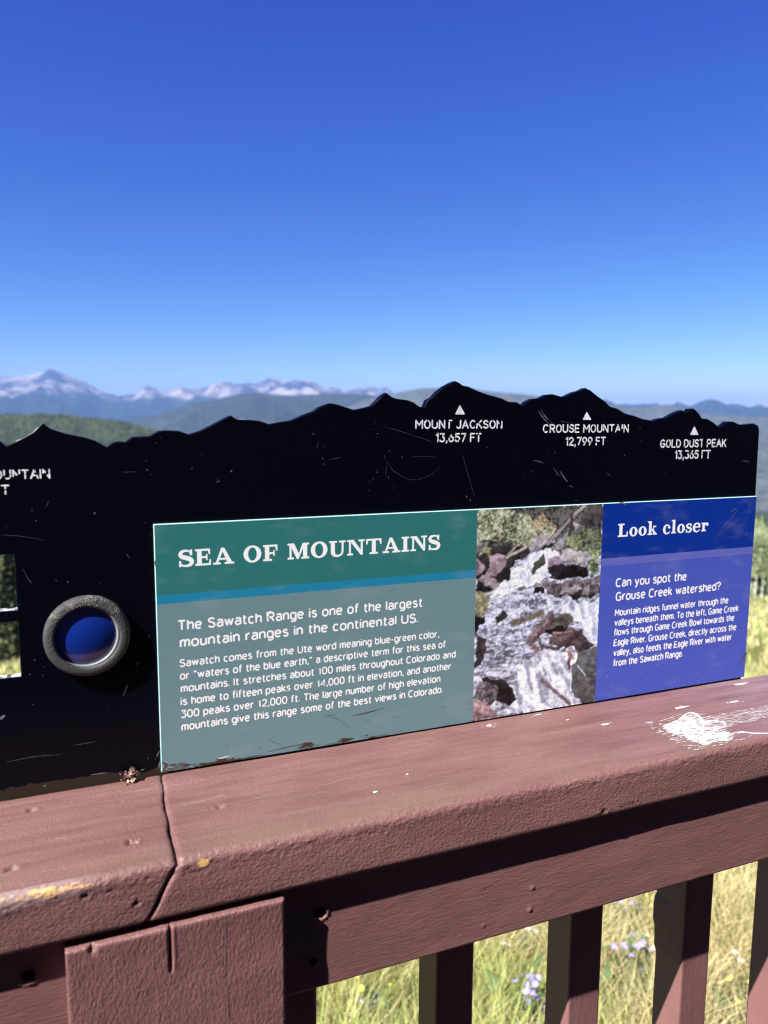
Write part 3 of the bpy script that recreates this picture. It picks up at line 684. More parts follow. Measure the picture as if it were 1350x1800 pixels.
for xa, xb, za, zb_, k in fields:
    xs_ = np.linspace(xa, xb, 2); b = len(V); V += [(xa, YS, za), (xb, YS, za), (xb, YS, zb_), (xa, YS, zb_)]; F.append((b, b+1, b+2, b+3)); MI.append(k)
b = len(V); yb_ = YK-.0002; bl = .0004
V += [(PX0, YS, PZ0), (PX1, YS, PZ0), (PX1, YS, PZ1), (PX0, YS, PZ1), (PX0-bl, YS+bl, PZ0), (PX1+bl, YS+bl, PZ0), (PX1+bl, YS+bl, PZ1+bl), (PX0-bl, YS+bl, PZ1+bl), (PX0-bl, yb_, PZ0), (PX1+bl, yb_, PZ0), (PX1+bl, yb_, PZ1+bl), (PX0-bl, yb_, PZ1+bl)]
for lo in (0, 4):
    for k in range(4): F.append((b+lo+k, b+lo+4+k, b+lo+4+(k+1) % 4, b+lo+(k+1) % 4)); MI.append(7)
F.append((b+8, b+11, b+10, b+9)); MI.append(7)
panel = mesh('printed_panel', np.array(V)-SO, F, PM, sign, mi=MI)
# ---- lettering
m = Mat('white_print'); m.set(Base_Color=m.mix(m.noise(m.pos(), 400, 2), (.84,.84,.85), (.88,.88,.89)), Roughness=.4); M_white = m.m
LIFT = YS-.00004-SO[1]
def arc(cx, cy, rx, ry, a0, a1, n=14): return [(cx+rx*math.cos(math.radians(a0+(a1-a0)*k/n)), cy+ry*math.sin(math.radians(a0+(a1-a0)*k/n))) for k in range(n+1)]
def sq(cx, cy, rx, ry, a0, a1, n=20):           # squarish oval
    o = []
    for k in range(n+1):
        t = math.radians(a0+(a1-a0)*k/n); c_, s_ = math.cos(t), math.sin(t)
        o.append((cx+rx*math.copysign(abs(c_)**.84, c_), cy+ry*math.copysign(abs(s_)**.84, s_)))
    return o
def sp(*p_): return [tuple(q) for q in spline(p_, 5)]
XH = .74
SA = {
 'a': ([sp((.05,.62),(.13,.72),(.27,.74),(.42,.68),(.47,.52),(.47,0)), sp((.47,.43),(.27,.43),(.08,.37),(.02,.21),(.09,.04),(.24,0),(.40,.07),(.47,.20))], .47),
 'b': ([[(0,1.03),(0,0)], sq(.25,.37,.25,.37,0,360,24)], .50), 'c': ([sq(.25,.37,.25,.37,48,312)], .46), 'd': ([[(.5,1.03),(.5,0)], sq(.25,.37,.25,.37,0,360,24)], .50),
 'e': ([[(.02,.39),(.49,.39)], sq(.25,.37,.25,.37,3,318)], .50), 'f': ([sp((.34,1.02),(.22,1.02),(.12,.93),(.11,.75),(.11,0)), [(0,.72),(.30,.72)]], .30),
 'g': ([sq(.25,.37,.25,.37,0,360,24), sp((.5,.74),(.5,.2),(.5,-.08),(.42,-.24),(.25,-.28),(.05,-.23))], .50), 'h': ([[(0,1.03),(0,0)], sp((0,.44),(.09,.66),(.25,.74),(.41,.67),(.46,.48),(.46,0))], .46),
 'i': ([[(0,.74),(0,0)], [(0,1.03),(0,.90)]], .01), 'k': ([[(0,1.03),(0,0)], [(.42,.74),(0,.28)], [(.13,.42),(.46,0)]], .44), 'l': ([[(0,1.03),(0,0)]], .01),
 'm': ([[(0,.74),(0,0)], sp((0,.46),(.08,.66),(.2,.74),(.33,.67),(.37,.48),(.37,0)), sp((.37,.46),(.45,.66),(.57,.74),(.70,.67),(.74,.48),(.74,0))], .74), 'n': ([[(0,.74),(0,0)], sp((0,.44),(.09,.66),(.25,.74),(.41,.67),(.46,.48),(.46,0))], .46),
 'o': ([sq(.26,.37,.26,.37,0,360,24)], .52), 'p': ([[(0,.74),(0,-.28)], sq(.25,.37,.25,.37,0,360,24)], .50), 'r': ([[(0,.74),(0,0)], sp((0,.42),(.08,.63),(.20,.72),(.31,.73))], .30),
 's': ([sp((.40,.64),(.24,.745),(.07,.68),(.04,.55),(.13,.43),(.32,.36),(.42,.24),(.38,.06),(.21,0),(.02,.09))], .43), 't': ([sp((.12,.96),(.12,.6),(.12,.2),(.17,.04),(.33,.01)), [(0,.72),(.32,.72)]], .32),
 'u': ([sp((0,.74),(0,.25),(.05,.07),(.20,0),(.37,.08),(.46,.3)), [(.46,.74),(.46,0)]], .46), 'v': ([[(0,.74),(.25,.02)], [(.25,.02),(.5,.74)]], .50), 'w': ([[(0,.74),(.19,.02)], [(.19,.02),(.37,.72)], [(.37,.72),(.55,.02)], [(.55,.02),(.74,.74)]], .74),
 'y': ([[(0,.74),(.26,.03)], [(.51,.74),(.22,-.12),(.14,-.25),(.0,-.27)]], .51),
 'T': ([[(0,1),(.62,1)], [(.31,1),(.31,0)]], .62), 'S': ([sp((.55,.86),(.31,1.01),(.06,.88),(.07,.66),(.28,.54),(.50,.42),(.57,.2),(.44,.02),(.24,-.01),(0,.14))], .58), 'R': ([[(0,0),(0,1),(.32,1)]+arc(.32,.73,.26,.27,90,-90,10)+[(0,.46)], [(.3,.46),(.6,0)]], .60),
 'U': ([[(0,1)]+arc(.31,.32,.31,.32,180,360)+[(.62,1)]], .62), 'C': ([sq(.34,.5,.34,.51,50,310)], .62), 'I': ([[(0,1),(0,0)]], .01), 'G': ([sq(.34,.5,.34,.51,50,335)+[(.66,.46),(.38,.46)]], .66), 'M': ([[(0,0),(0,1)], [(0,1),(.38,.36),(.76,1)], [(.76,1),(.76,0)]], .76),
 'E': ([[(.52,1),(0,1),(0,0),(.54,0)], [(0,.52),(.47,.52)]], .54), 'B': ([[(0,0),(0,1),(.30,1)]+arc(.30,.76,.24,.24,90,-90,10)+[(0,.52)], [(.28,.52)]+arc(.30,.26,.27,.26,90,-90,10)+[(0,0)]], .58),
 '0': ([sq(.29,.5,.29,.51,0,360,24)], .58), '1': ([[(.04,.84),(.24,1),(.24,0)]], .34), '2': ([arc(.28,.72,.27,.28,165,-35)+[(.02,0),(.58,0)]], .58), '3': ([[(.03,1),(.53,1),(.27,.62)]+arc(.26,.30,.29,.31,85,-150)], .56), '4': ([[(.44,0),(.44,1),(0,.28),(.6,.28)]], .60),
 '.': ([[(0,.0),(0,.13)]], .02), ',': ([[(.06,.12),(.06,.0),(.01,-.16)]], .06), '-': ([[(0,.38),(.28,.38)]], .28), '\u201c': ([[(.08,1.02),(0,.78)], [(.28,1.02),(.20,.78)]], .28), '\u201d': ([[(.08,1.02),(0,.78)], [(.28,1.02),(.20,.78)]], .28),
 '?': ([sp((0,.80),(.08,.98),(.26,1.02),(.46,.92),(.47,.70),(.30,.54),(.24,.44),(.24,.30)), [(.24,0),(.24,.13)]], .48)}
def sans(name, lines, w=.15, gap=.235):
    """lines: (text, left baseline px, right baseline px, cap height px at left)"""
    VV = []; FF = []
    for txt, lp, rp, ch in lines:
        a = on_y(*lp, YS); b = on_y(*rp, YS); z = (a[2]+b[2])/2; cap = on_y(lp[0], lp[1]-ch, YS)[2]-a[2]
        x = 0; st = []
        for c in txt:
            if c == ' ': x += .42; continue
            P_, wd = SA[c]
            for s_ in P_: st.append([(px_+x, py_) for px_, py_ in s_])
            x += wd+gap
        sx = (b[0]-a[0])/(x-gap+w)
        for k, s_ in enumerate(st):
            ribbon(VV, FF, [(a[0]+(px_+w/2)*sx-SO[0], z+py_*cap*(1-w*.5)+w*.5*cap-SO[2]) if 0 else (a[0]+(px_+w/2)*sx-SO[0], z+(py_*(1-w)+w/2)*cap-SO[2]) for px_, py_ in s_], w*cap, LIFT-(k % 23)*4e-7, False)
    return mesh(name, VV, FF, [M_white], panel)
sans('heading_lettering', [('The Sawatch Range is one of the largest', (312,1111), (743,1065.6), 19), ('mountain ranges in the continental US.', (316,1139), (735.6,1094.4), 19)], .168)
sans('body_lettering', [('Sawatch comes from the Ute word meaning blue-green color,', (315.6,1173.6), (772,1120), 14.5), ('or \u201cwaters of the blue earth,\u201d a descriptive term for this sea of', (316.4,1196.7), (783.6,1137.6), 14.5),
    ('mountains. It stretches about 100 miles throughout Colorado and', (317.8,1219), (801,1154.8), 14.5), ('is home to fifteen peaks over 14,000 ft in elevation, and another', (317.8,1242), (793,1175.8), 14.5),
    ('300 peaks over 12,000 ft. The large number of high elevation', (317.8,1264.7), (774,1197.6), 14.5), ('mountains give this range some of the best views in Colorado.', (319,1286.4), (778.7,1216.7), 14.5)], .165)
sans('heading_lettering', [('Can you spot the', (1081.9,1032.8), (1206.7,1020.5), 16), ('Grouse Creek watershed?', (1081.9,1056.5), (1266.4,1038), 16)], .172)
sans('body_lettering', [('Mountain ridges funnel water through the', (1080.7,1083), (1280,1061), 12.5), ('valleys beneath them. To the left, Game Creek', (1080,1100.3), (1298,1075.2), 12.5), ('flows through Game Creek Bowl towards the', (1079,1118), (1290.4,1091.5), 12.5),
    ('Eagle River. Grouse Creek, directly across the', (1078.7,1136), (1293.9,1108), 12.5), ('valley, also feeds the Eagle River with water', (1078,1154), (1286,1125.5), 12.5), ('from the Sawatch Range.', (1077.6,1171.4), (1200,1155.2), 12.5)], .165)

# ---- bold slab-serif titles, drawn letter by letter (cap height = 100)
class G:
    def __init__(s): s.p = []
    def r(s, x0, y0, x1, y1): s.p.append([(x0,y0),(x1,y0),(x1,y1),(x0,y1)]); return s
    def q(s, *pts): s.p.append(list(pts)); return s
    def ring(s, cx, cy, rx, ry, ix, iy, a0=0, a1=360, n=36):
        for k in range(n):
            t0 = math.radians(a0+(a1-a0)*k/n); t1 = math.radians(a0+(a1-a0)*(k+1)/n)
            s.p.append([(cx+ix*math.cos(t0), cy+iy*math.sin(t0)), (cx+rx*math.cos(t0), cy+ry*math.sin(t0)), (cx+rx*math.cos(t1), cy+ry*math.sin(t1)), (cx+ix*math.cos(t1), cy+iy*math.sin(t1))])
        return s
    def stroke(s, pts, ws):
        p = spline(pts, 8); w = np.interp(np.linspace(0, len(ws)-1, len(p)), range(len(ws)), ws)
        d = np.gradient(p, axis=0); d /= np.linalg.norm(d, axis=1)[:, None]; nn = np.stack([-d[:,1], d[:,0]], 1)
        L = p+nn*w[:,None]/2; R = p-nn*w[:,None]/2
        for i in range(len(p)-1): s.p.append([tuple(R[i]), tuple(R[i+1]), tuple(L[i+1]), tuple(L[i])])
        return s
    def dot(s, cx, cy, r): s.p.append([(cx+r*math.cos(a), cy+r*math.sin(a)) for a in np.linspace(0, 2*math.pi, 15)[:-1]]); return s
GL = {
 'S': (G().stroke([(66,72),(58,90),(38,95),(17,88),(11,73),(19,60),(40,52),(62,42),(70,26),(60,9),(38,4),(16,10),(8,30)], [9,10,13,18,22,25,27,26,23,18,13,10,9]).r(62,66,73,101).r(3,-1,14,35), 78),
 'E': (G().r(10,0,35,100).r(0,0,35,12).r(0,88,35,100).r(35,88,80,100).r(35,0,84,12).r(35,44,58,56).q((58,34),(66,30),(66,70),(58,66)).q((69,88),(69,84),(73,66),(80,66),(80,88)).q((73,12),(73,16),(77,36),(84,36),(84,12)), 88),
 'A': (G().q((42,100),(59,100),(101,10),(74,10)).q((12,10),(24,10),(54,88),(48,100),(42,100)).r(26,27,74,38).r(-2,0,38,12).r(60,0,112,12), 110),
 'O': (G().ring(50,50,50,53,24,41), 100),
 'F': (G().r(10,0,35,100).r(0,0,50,12).r(0,88,35,100).r(35,88,82,100).r(35,42,58,54).q((58,32),(66,28),(66,68),(58,64)).q((70,88),(70,84),(75,62),(82,62),(82,88)), 86),
 'M': (G().r(11,12,23,88).r(90,12,115,88).r(0,0,36,12).r(0,88,34,100).r(80,0,126,12).r(92,88,126,100).q((12,100),(38,100),(68,28),(58,0),(54,0)).q((54,0),(64,0),(98,88),(94,100),(88,100)), 126),
 'U': (G().r(10,32,35,88).r(0,88,47,100).r(60,88,100,100).r(76,32,88,88).stroke([(22.5,36),(25,18),(36,6),(51,3),(66,7),(78,18),(82,36)], [25,24,18,13,12,12,12]), 100),
 'N': (G().r(11,12,23,88).r(84,0,97,88).r(0,0,36,12).r(0,88,34,100).r(70,88,108,100).q((12,100),(40,100),(97,14),(97,0),(84,0)), 108),
 'T': (G().r(36,12,61,88).r(0,88,97,100).r(22,0,75,12).q((0,64),(8,64),(13,84),(13,88),(0,88)).q((97,64),(89,64),(84,84),(84,88),(97,88)), 97),
 'I': (G().r(12,12,37,88).r(0,0,49,12).r(0,88,49,100), 49),
 'L': (G().r(11,0,36,100).r(0,88,50,100).r(0,0,36,12).r(36,0,80,12).q((69,12),(69,16),(73,40),(80,40),(80,12)), 84),
 'o': (G().ring(33,34,33,37,12,28), 66),
 'k': (G().r(10,0,31,106).r(0,95,31,106).r(0,0,39,10).q((28,32),(36,32),(62,64),(52,64)).q((33,38),(46,46),(72,8),(50,8)).r(44,0,78,10).r(44,59,70,69), 78),
 'c': (G().stroke([(55,50),(47,64),(33,68),(16,58),(10,34),(17,10),(34,1),(48,5),(58,18)], [8,9,10,17,22,17,11,9,7]).dot(52,50,11), 62),
 'l': (G().r(10,10,31,106).r(0,95,31,106).r(0,0,41,10), 41),
 's': (G().stroke([(44,50),(38,62),(25,66),(12,60),(9,49),(20,39),(38,31),(46,19),(38,5),(24,2),(10,8),(6,22)], [7,8,9,13,16,17,18,16,13,9,8,7]).r(41,46,49,70).r(1,-2,9,24), 52),
 'e': (G().stroke([(59,38),(54,58),(38,68),(19,60),(10,35),(17,10),(36,1),(51,6),(60,18)], [16,17,10,15,22,17,11,9,7]).r(14,33,66,43), 66),
 'r': (G().r(10,0,31,69).r(0,59,31,69).r(0,0,42,10).stroke([(28,44),(36,60),(48,64),(56,57)], [8,11,13,13]).dot(53,53,11), 60),
}
def slab(name, text, lp, rp, ch, gaps=9, space=40, caps_small=None):
    a = on_y(*lp, YS); b = on_y(*rp, YS); z = (a[2]+b[2])/2; cap = (on_y(lp[0], lp[1]-ch, YS)[2]-a[2])/100.
    x = 0; polys = []
    for chh in text:
        if chh == ' ': x += space; continue
        g, w = GL[chh]
        for P_ in g.p: polys.append([(px_+x, py_) for px_, py_ in P_])
        x += w+gaps
    wid = x-gaps; sx = (b[0]-a[0])/wid
    VV = []; FF = []
    for i, P_ in enumerate(polys):
        base = len(VV); y = LIFT-(i % 37)*4e-7
        ar = sum(P_[k][0]*P_[(k+1) % len(P_)][1]-P_[(k+1) % len(P_)][0]*P_[k][1] for k in range(len(P_)))
        if ar < 0: P_ = P_[::-1]
        for px_, py_ in P_: VV.append((a[0]+px_*sx-SO[0], y, z+py_*cap-SO[2]))
        FF.append(list(range(base, base+len(P_))))
    return mesh(name, VV, FF, [M_white], panel)
slab('title_lettering', 'SEA OF MOUNTAINS', (314,998), (773,964.7), 29.5, 10, 44)
slab('title_lettering', 'Look closer', (1085.8,943.6), (1244,933.8), 23, 9, 42)

# ---- worn white engraved letters and peak markers on the black board
def arc_(cx, cy, rx, ry, a0, a1, n=14): return [(cx+rx*math.cos(math.radians(a0+(a1-a0)*k/n)), cy+ry*math.sin(math.radians(a0+(a1-a0)*k/n))) for k in range(n+1)]
ST = {
 'M': ([[(0,0),(0,1)],[(0,1),(.4,.4),(.8,1)],[(.8,1),(.8,0)]], .8), 'O': ([arc(.34,.5,.34,.5,90,450,28)], .68), 'U': ([[(0,1)]+arc(.32,.32,.32,.32,180,360)+[(.64,1)]], .64),
 'N': ([[(0,0),(0,1)],[(0,1),(.64,0)],[(.64,0),(.64,1)]], .64), 'T': ([[(0,1),(.62,1)],[(.31,1),(.31,0)]], .62), 'J': ([[(.46,1)]+arc(.22,.26,.24,.26,0,-160)], .46),
 'A': ([[(0,0),(.36,1),(.72,0)],[(.13,.34),(.59,.34)]], .72), 'C': ([arc(.34,.5,.34,.5,50,310,24)], .6), 'K': ([[(0,0),(0,1)],[(.58,1),(0,.4)],[(.2,.58),(.62,0)]], .62),
 'S': ([list(map(tuple, spline([(.54,.84),(.3,1),(.04,.84),(.1,.6),(.48,.42),(.56,.16),(.28,0),(0,.16)], 5)))], .56),
 'G': ([arc(.35,.5,.35,.5,50,340,24)+[(.67,.46),(.38,.46)]], .68), 'R': ([[(0,0),(0,1),(.34,1)]+arc(.34,.74,.26,.26,90,-90)+[(0,.48)],[(.3,.48),(.6,0)]], .6),
 'E': ([[(.52,1),(0,1),(0,0),(.54,0)],[(0,.52),(.46,.52)]], .54), 'I': ([[(0,0),(0,1)]], .02), 'L': ([[(0,1),(0,0),(.5,0)]], .5),
 'D': ([[(0,0),(0,1),(.26,1)]+arc(.26,.5,.38,.5,90,-90)+[(0,0)]], .64), 'P': ([[(0,0),(0,1),(.34,1)]+arc(.34,.72,.26,.28,90,-90)+[(0,.44)]], .6), 'F': ([[(.52,1),(0,1),(0,0)],[(0,.52),(.44,.52)]], .52),
 '1': ([[(0,.84),(.2,1),(.2,0)]], .22), '2': ([arc(.28,.72,.28,.28,170,-30)+[(0,0),(.58,0)]], .58), '3': ([[(.02,1),(.54,1),(.26,.62)]+arc(.26,.3,.3,.31,80,-150)], .56),
 '5': ([[(.52,1),(.08,1),(.04,.56)]+arc(.26,.32,.3,.32,110,-150)], .56), '6': ([[(.42,1),(.06,.48)]+arc(.29,.31,.29,.31,150,-210,24)], .58), '7': ([[(0,1),(.56,1),(.18,0)]], .56),
 '9': ([arc(.29,.69,.29,.31,-30,330,24)+[(.2,0)]], .58), ',': ([[(.06,.05),(0,-.2)]], .08)}
m = Mat('worn_white_paint'); m.set(Base_Color=m.mix(m.step(m.noise(m.pos(), 500, 3), .42, .62), (.62,.63,.66), (.84,.85,.87)), Roughness=.5); M_worn = m.m
ENG = []; ENF = []
BL = YK-.00005-SO[1]
def engrave(text, lp, rp, ch, erase, w=.195, gap=.28):
    a = on_y(*lp, YK); b = on_y(*rp, YK); z = (a[2]+b[2])/2; cap = on_y(lp[0], lp[1]-ch, YK)[2]-a[2]
    er = [(on_y(u, v, YK), r*.5/1355*1.15) for u, v, r in erase]
    x = 0; st = []
    for c in text:
        if c == ' ': x += .42; continue
        P_, wd = ST[c]
        for s_ in P_: st.append([(px_+x, py_) for px_, py_ in s_])
        x += wd+gap
    sx = (b[0]-a[0])/(x-gap)
    for k, s_ in enumerate(st):
        pts = resample([(a[0]+px_*sx, z+py_*cap) for px_, py_ in s_], .00035)
        ok = np.ones(len(pts), bool)
        for c, r in er: ok &= np.hypot(pts[:, 0]-c[0], pts[:, 1]-c[2]) > r
        nz = vnoise(pts[:, 0]*420, pts[:, 1]*420, 11); ok &= nz > .10
        i = 0
        while i < len(pts):
            if not ok[i]: i += 1; continue
            j = i
            while j < len(pts) and ok[j]: j += 1
            run = pts[i:j]
            if len(run) > 2: ribbon(ENG, ENF, [(q[0]-SO[0], q[1]-SO[2]) for q in run], w*cap*(.85+.3*vnoise(run[:, 0]*500, run[:, 1]*500, 3)), BL-(k % 29)*4e-7)
            i = j
def flush(label):
    global ENG, ENF
    o = mesh('peak_lettering', ENG, ENF, [M_worn], black); ENG = []; ENF = []; return o
def marker(tri):
    q = [np.array(on_y(u, v, YK)) for u, v in tri]; pts = []
    for k in range(3):
        for t in (.08, .92): pts.append(q[k]*(1-t)+q[(k+1) % 3]*t)
    mesh('peak_marker', [(g_[0]-SO[0], BL-2e-5, g_[2]-SO[2]) for g_ in pts], [list(range(6))], [M_worn], black)
engrave('MOUNT JACKSON', (731,754), (882,751), 13.5, [(786,741,5),(840,742,4),(848,742,3),(803,743,3),(768,741,2),(880,748,2)])
engrave('13,657 FT', (767,777), (845,774.6), 13.5, [(768,770,2.6),(776,766,4),(813,765,2.2),(790,766,2),(829,766,2.2),(818,773,2.2)])
flush('jackson'); marker([(808.3,711.5),(799.5,728.5),(817.6,728.5)])
engrave('GROUSE MOUNTAIN', (955,761), (1104,758), 13, [(962,756,3.2),(966,753,2.5),(1014,751,2.5),(1020,760,2),(1062,752,2.5),(1091,757,3),(1103,752,2.5),(1098,757,2)])
engrave('12,799 FT', (995,783), (1063.5,781), 13, [(996,775,2.8),(995,769,2),(1031,779,3.5),(1020,779,2.6),(1047,777,2.8),(1055,770,2)])
flush('grouse'); marker([(1031.4,723.5),(1023.8,738),(1039.7,738)])
engrave('GOLD DUST PEAK', (1161,786.7), (1275.5,784), 12.5, [(1170,776,2),(1178,785,2),(1225,782,3),(1198,776,2)])
engrave('13,365 FT', (1187,806.6), (1247.5,804), 13, [(1208,796,4),(1206,802,2.5),(1236,803,2.5),(1220,797,1.5)])
flush('gold'); marker([(1220.6,748.7),(1212.8,764.5),(1227.9,764.5)])
engrave('MOUNTAIN', (-28,843.5), (87,838.5), 14.5, [(9,838,3),(20,834,2),(33,836,3.4),(47,834,2.6),(64,833,3),(75,835,3.2),(82,832,3)])
engrave('FT', (-11,869), (15.5,867), 14.5, [(9,861,1.5),(-6,868,2)])
flush('left')
# scratches: hair lines and scuffs worn through the paint
def add_marks(o, V_, F_, mt):
    o.data.materials.append(mt); k = len(o.data.materials)-1; bm = bmesh.new(); bm.from_mesh(o.data); vs = [bm.verts.new(v) for v in V_]
    for f in F_: bm.faces.new([vs[i] for i in f]).material_index = k
    bm.to_mesh(o.data); bm.free()
SV = []; SF = []
def scratch(pts, w, y, o): 
    q = [on_y(u, v, y) for u, v in pts]; s_ = spline([(a[0]-SO[0], a[2]-SO[2]) for a in q], 6)
    ribbon(SV, SF, s_, np.interp(np.linspace(0, 1, len(s_)), [0, .3, .7, 1], [w*.25, w, w*.8, w*.2])*.62*(.5+1.*vnoise(s_[:, 0]*900, s_[:, 1]*900, 2)), o, False)
for pts, w in [([(675,802),(690,826),(722,843),(755,836),(776,816)], .00016), ([(670,749),(700,757),(740,770),(765,778)], .00016), ([(813,800),(822,832),(834,875)], .00020), ([(679,818),(678,838)], .0002), ([(725,802),(765,803)], .00014),
        ([(578,808),(600,804)], .00025), ([(556,790),(560,775)], .0002), ([(86,880),(80,893)], .0002), ([(215,830),(243,829)], .0002), ([(40,1000),(50,1018),(57,1026)], .0003), ([(222,973),(228,982)], .0004), ([(0,940),(40,943),(80,950)], .0002),
        ([(937,809),(950,812),(955,815)], .0007), ([(972,822),(984,838)], .0005), ([(984,828),(992,840),(998,848)], .0012), ([(1002,853),(1006,857)], .0009), ([(946,722),(956,736),(966,746)], .0011), ([(950,720),(962,736),(970,744)], .0009), ([(955,730),(972,746)], .0008), ([(984,740),(1004,744)], .0003),
        ([(1304,810),(1318,811)], .0005), ([(224,1203),(220,1215),(217,1222)], .0022), ([(243,1164),(239,1170)], .0010), ([(160,1362),(188,1358)], .0014), ([(75,1383),(82,1380)], .0012), ([(0,1264),(9,1257)], .0028), ([(247,1354),(254,1352)], .0016), ([(405,830),(408,826)], .0009), ([(381,848),(386,845)], .0008), ([(165,904),(168,900)], .0012), ([(10,1340),(60,1330),(110,1326)], .0003), ([(130,1310),(170,1303)], .0003), ([(826,877),(827,881)], .0008), ([(819,871),(821,875)], .0008), ([(1065,830),(1075,838)], .0003)]:
    scratch(pts, w, YK, BL-3e-5)
m = Mat('scratched_through_paint'); m.set(Base_Color=m.mix(m.noise(m.pos(), 600, 2), (.035,.035,.045), (.26,.27,.31)), Roughness=.6); M_scr = m.m
add_marks(black, SV, SF, M_scr)
SV = []; SF = []
for pts, w in [([(527,1230),(545,1222),(568,1208)], .0007), ([(451,1317),(460,1312)], .0020), ([(455,1326),(448,1328)], .0022), ([(428,1352),(440,1343)], .001), ([(775,1241),(786,1243)], .0014), ([(820,1237),(828,1238)], .0014), ([(642,1268),(650,1266)], .0012), ([(690,1262),(702,1259)], .0012), ([(395,1311),(405,1309)], .0008), ([(431,1038),(433,1040)], .0025), ([(500,983),(501,975)], .0008), ([(810,960),(818,956)], .0010), ([(793,974),(796,973)], .0012), ([(338,930),(350,931)], .0006), ([(585,1232),(590,1222),(586,1213)], .0007), ([(503,1208),(508,1215),(515,1205)], .0006),
        ([(1085,885),(1094,884),(1100,887)], .0026), ([(1255,945),(1275,922),(1290,905),(1302,888)], .0005), ([(1262,940),(1290,920),(1300,912)], .0004), ([(1275,918),(1300,925),(1312,915),(1308,905)], .0004), ([(1285,900),(1294,893)], .0012), ([(1316,890),(1322,882)], .0009), ([(1310,940),(1314,934)], .0009), ([(1018,1207),(1026,1210),(1036,1203)], .0010), ([(1224,1183),(1240,1182)], .0006), ([(275,1331),(280,1320)], .0014), ([(272,985),(274,1000)], .0010), ([(279,1350),(281,1338)], .0020), ([(935,1222),(970,1218)], .0004)]:
    scratch(pts, w, YS, LIFT-3e-5)
add_marks(panel, SV, SF, M_scr)
SV = []; SF = []
for pts, w in [([(620,1258),(640,1254),(677,1244)], .0014), ([(570,1256),(600,1268),(625,1290)], .0005), ([(470,1300),(495,1310)], .0006), ([(1300,1160),(1310,1152),(1314,1145)], .0020), ([(1293,1172),(1304,1163),(1312,1158)], .0014), ([(1306,1150),(1313,1148)], .0020), ([(575,1258),(590,1256)], .0006), ([(286,1355),(292,1345),(284,1340)], .0040), ([(284,1357),(298,1355)], .0035), ([(370,1340),(420,1334),(470,1326)], .0014), ([(470,1322),(520,1310),(545,1306)], .0011)]:
    scratch(pts, w, YS, LIFT-2e-5)
m = Mat('dark_brown_smear'); m.set(Base_Color=m.mix(m.noise(m.pos(), 300, 3), (.030,.018,.014), (.10,.065,.045)), Roughness=.7)
add_marks(panel, SV, SF, m.m)

# ---- printed photograph of a rocky creek (a flat print)
NX, NZ = 250, 400
uu, vv_ = np.meshgrid(np.linspace(0, 1, NX), np.linspace(0, 1, NZ), indexing='ij')   # v = 1 at the top
PXX = dx1+(dx2-dx1)*uu; PZZ = PZ0+(PZ1-PZ0)*vv_
def to_uv(px, py):
    q = on_y(830+px/4.5, 880+py/4.5, YS); return ((q[0]-dx1)/(dx2-dx1), (q[2]-PZ0)/(PZ1-PZ0))
asp = (PZ1-PZ0)/(dx2-dx1); U = uu; Vv = vv_*asp
wob = (fbm(U*14, Vv*14, 5, 31)-.5)*.075; wob2 = (fbm(U*14, Vv*14, 5, 41)-.5)*.075
def inside(pts, jag_=1.):
    q = [to_uv(*p_) for p_ in pts]; X_ = U+wob*jag_; Y_ = Vv+wob2*jag_; c = np.zeros(U.shape, bool)
    for k in range(len(q)):
        x1_, y1_ = q[k]; x2_, y2_ = q[(k+1) % len(q)]; y1_ *= asp; y2_ *= asp
        c ^= ((y1_ > Y_) != (y2_ > Y_)) & (X_ < (x2_-x1_)*(Y_-y1_)/(y2_-y1_+1e-12)+x1_)
    return c
IMG = np.zeros((NX, NZ, 3))
def lc(c): return np.array(lin(c))
flow = fbm(U*9+Vv*4+(fbm(U*5, Vv*5, 3, 2)-.5)*2.2, Vv*34, 4, 6); flow2 = fbm(U*60+(fbm(U*9, Vv*9, 2, 5)-.5)*8, Vv*95, 3, 8)
t = np.clip((flow*.50+flow2*.50-.36)/.26, 0, 1)[..., None]
IMG[:] = lc((86,84,100))*(1-t)+lc((212,214,234))*t
def rock(pts, col, contrast=.5, sc=22, jag_=1., spec=0.):
    k = inside(pts, jag_); n1 = fbm(U*sc, Vv*sc, 5, int(abs(pts[0][0])*7+abs(pts[0][1])) % 91); q = np.array([to_uv(*p_) for p_ in pts]); top, bot = q[:, 1].max()*asp, q[:, 1].min()*asp
    g = np.clip((Vv-bot)/(top-bot+1e-6), 0, 1); n1 = n1+(fbm(U*70, Vv*70, 3, 61)-.5)*.5; f = .12+(1-contrast)*.9+contrast*2.1*np.clip((n1-.25)*1.3+(g-.5)*.55, 0, 1.5)
    IMG[k] = (lc(col)[None, None]*f[..., None])[k]
    if spec: 
        s_ = k & (vnoise(U*130, Vv*130, 77) > 1-spec); IMG[s_] = lc((205,205,215))
def white(pts, lo=(150,150,170), hi=(226,229,242), bias=.30):
    k = inside(pts, 1.6); a = np.clip((fbm(U*26+Vv*7, Vv*14+U*9, 5, 13)-bias)/.28, 0, 1)[..., None]; IMG[k] = (lc(lo)*(1-a)+lc(hi)*a)[k]
def leaves(pts, lo, hi, sc=60, warm=None):
    k = inside(pts, 2.2); n1 = vnoise(U*sc*1.6, Vv*sc*1.6, 51)*.6+fbm(U*14, Vv*14, 3, 52)*.7; a = np.clip((n1-.38)/.5, 0, 1)[..., None]
    IMG[k] = (lc(lo)*(1-a)+lc(hi)*a)[k]
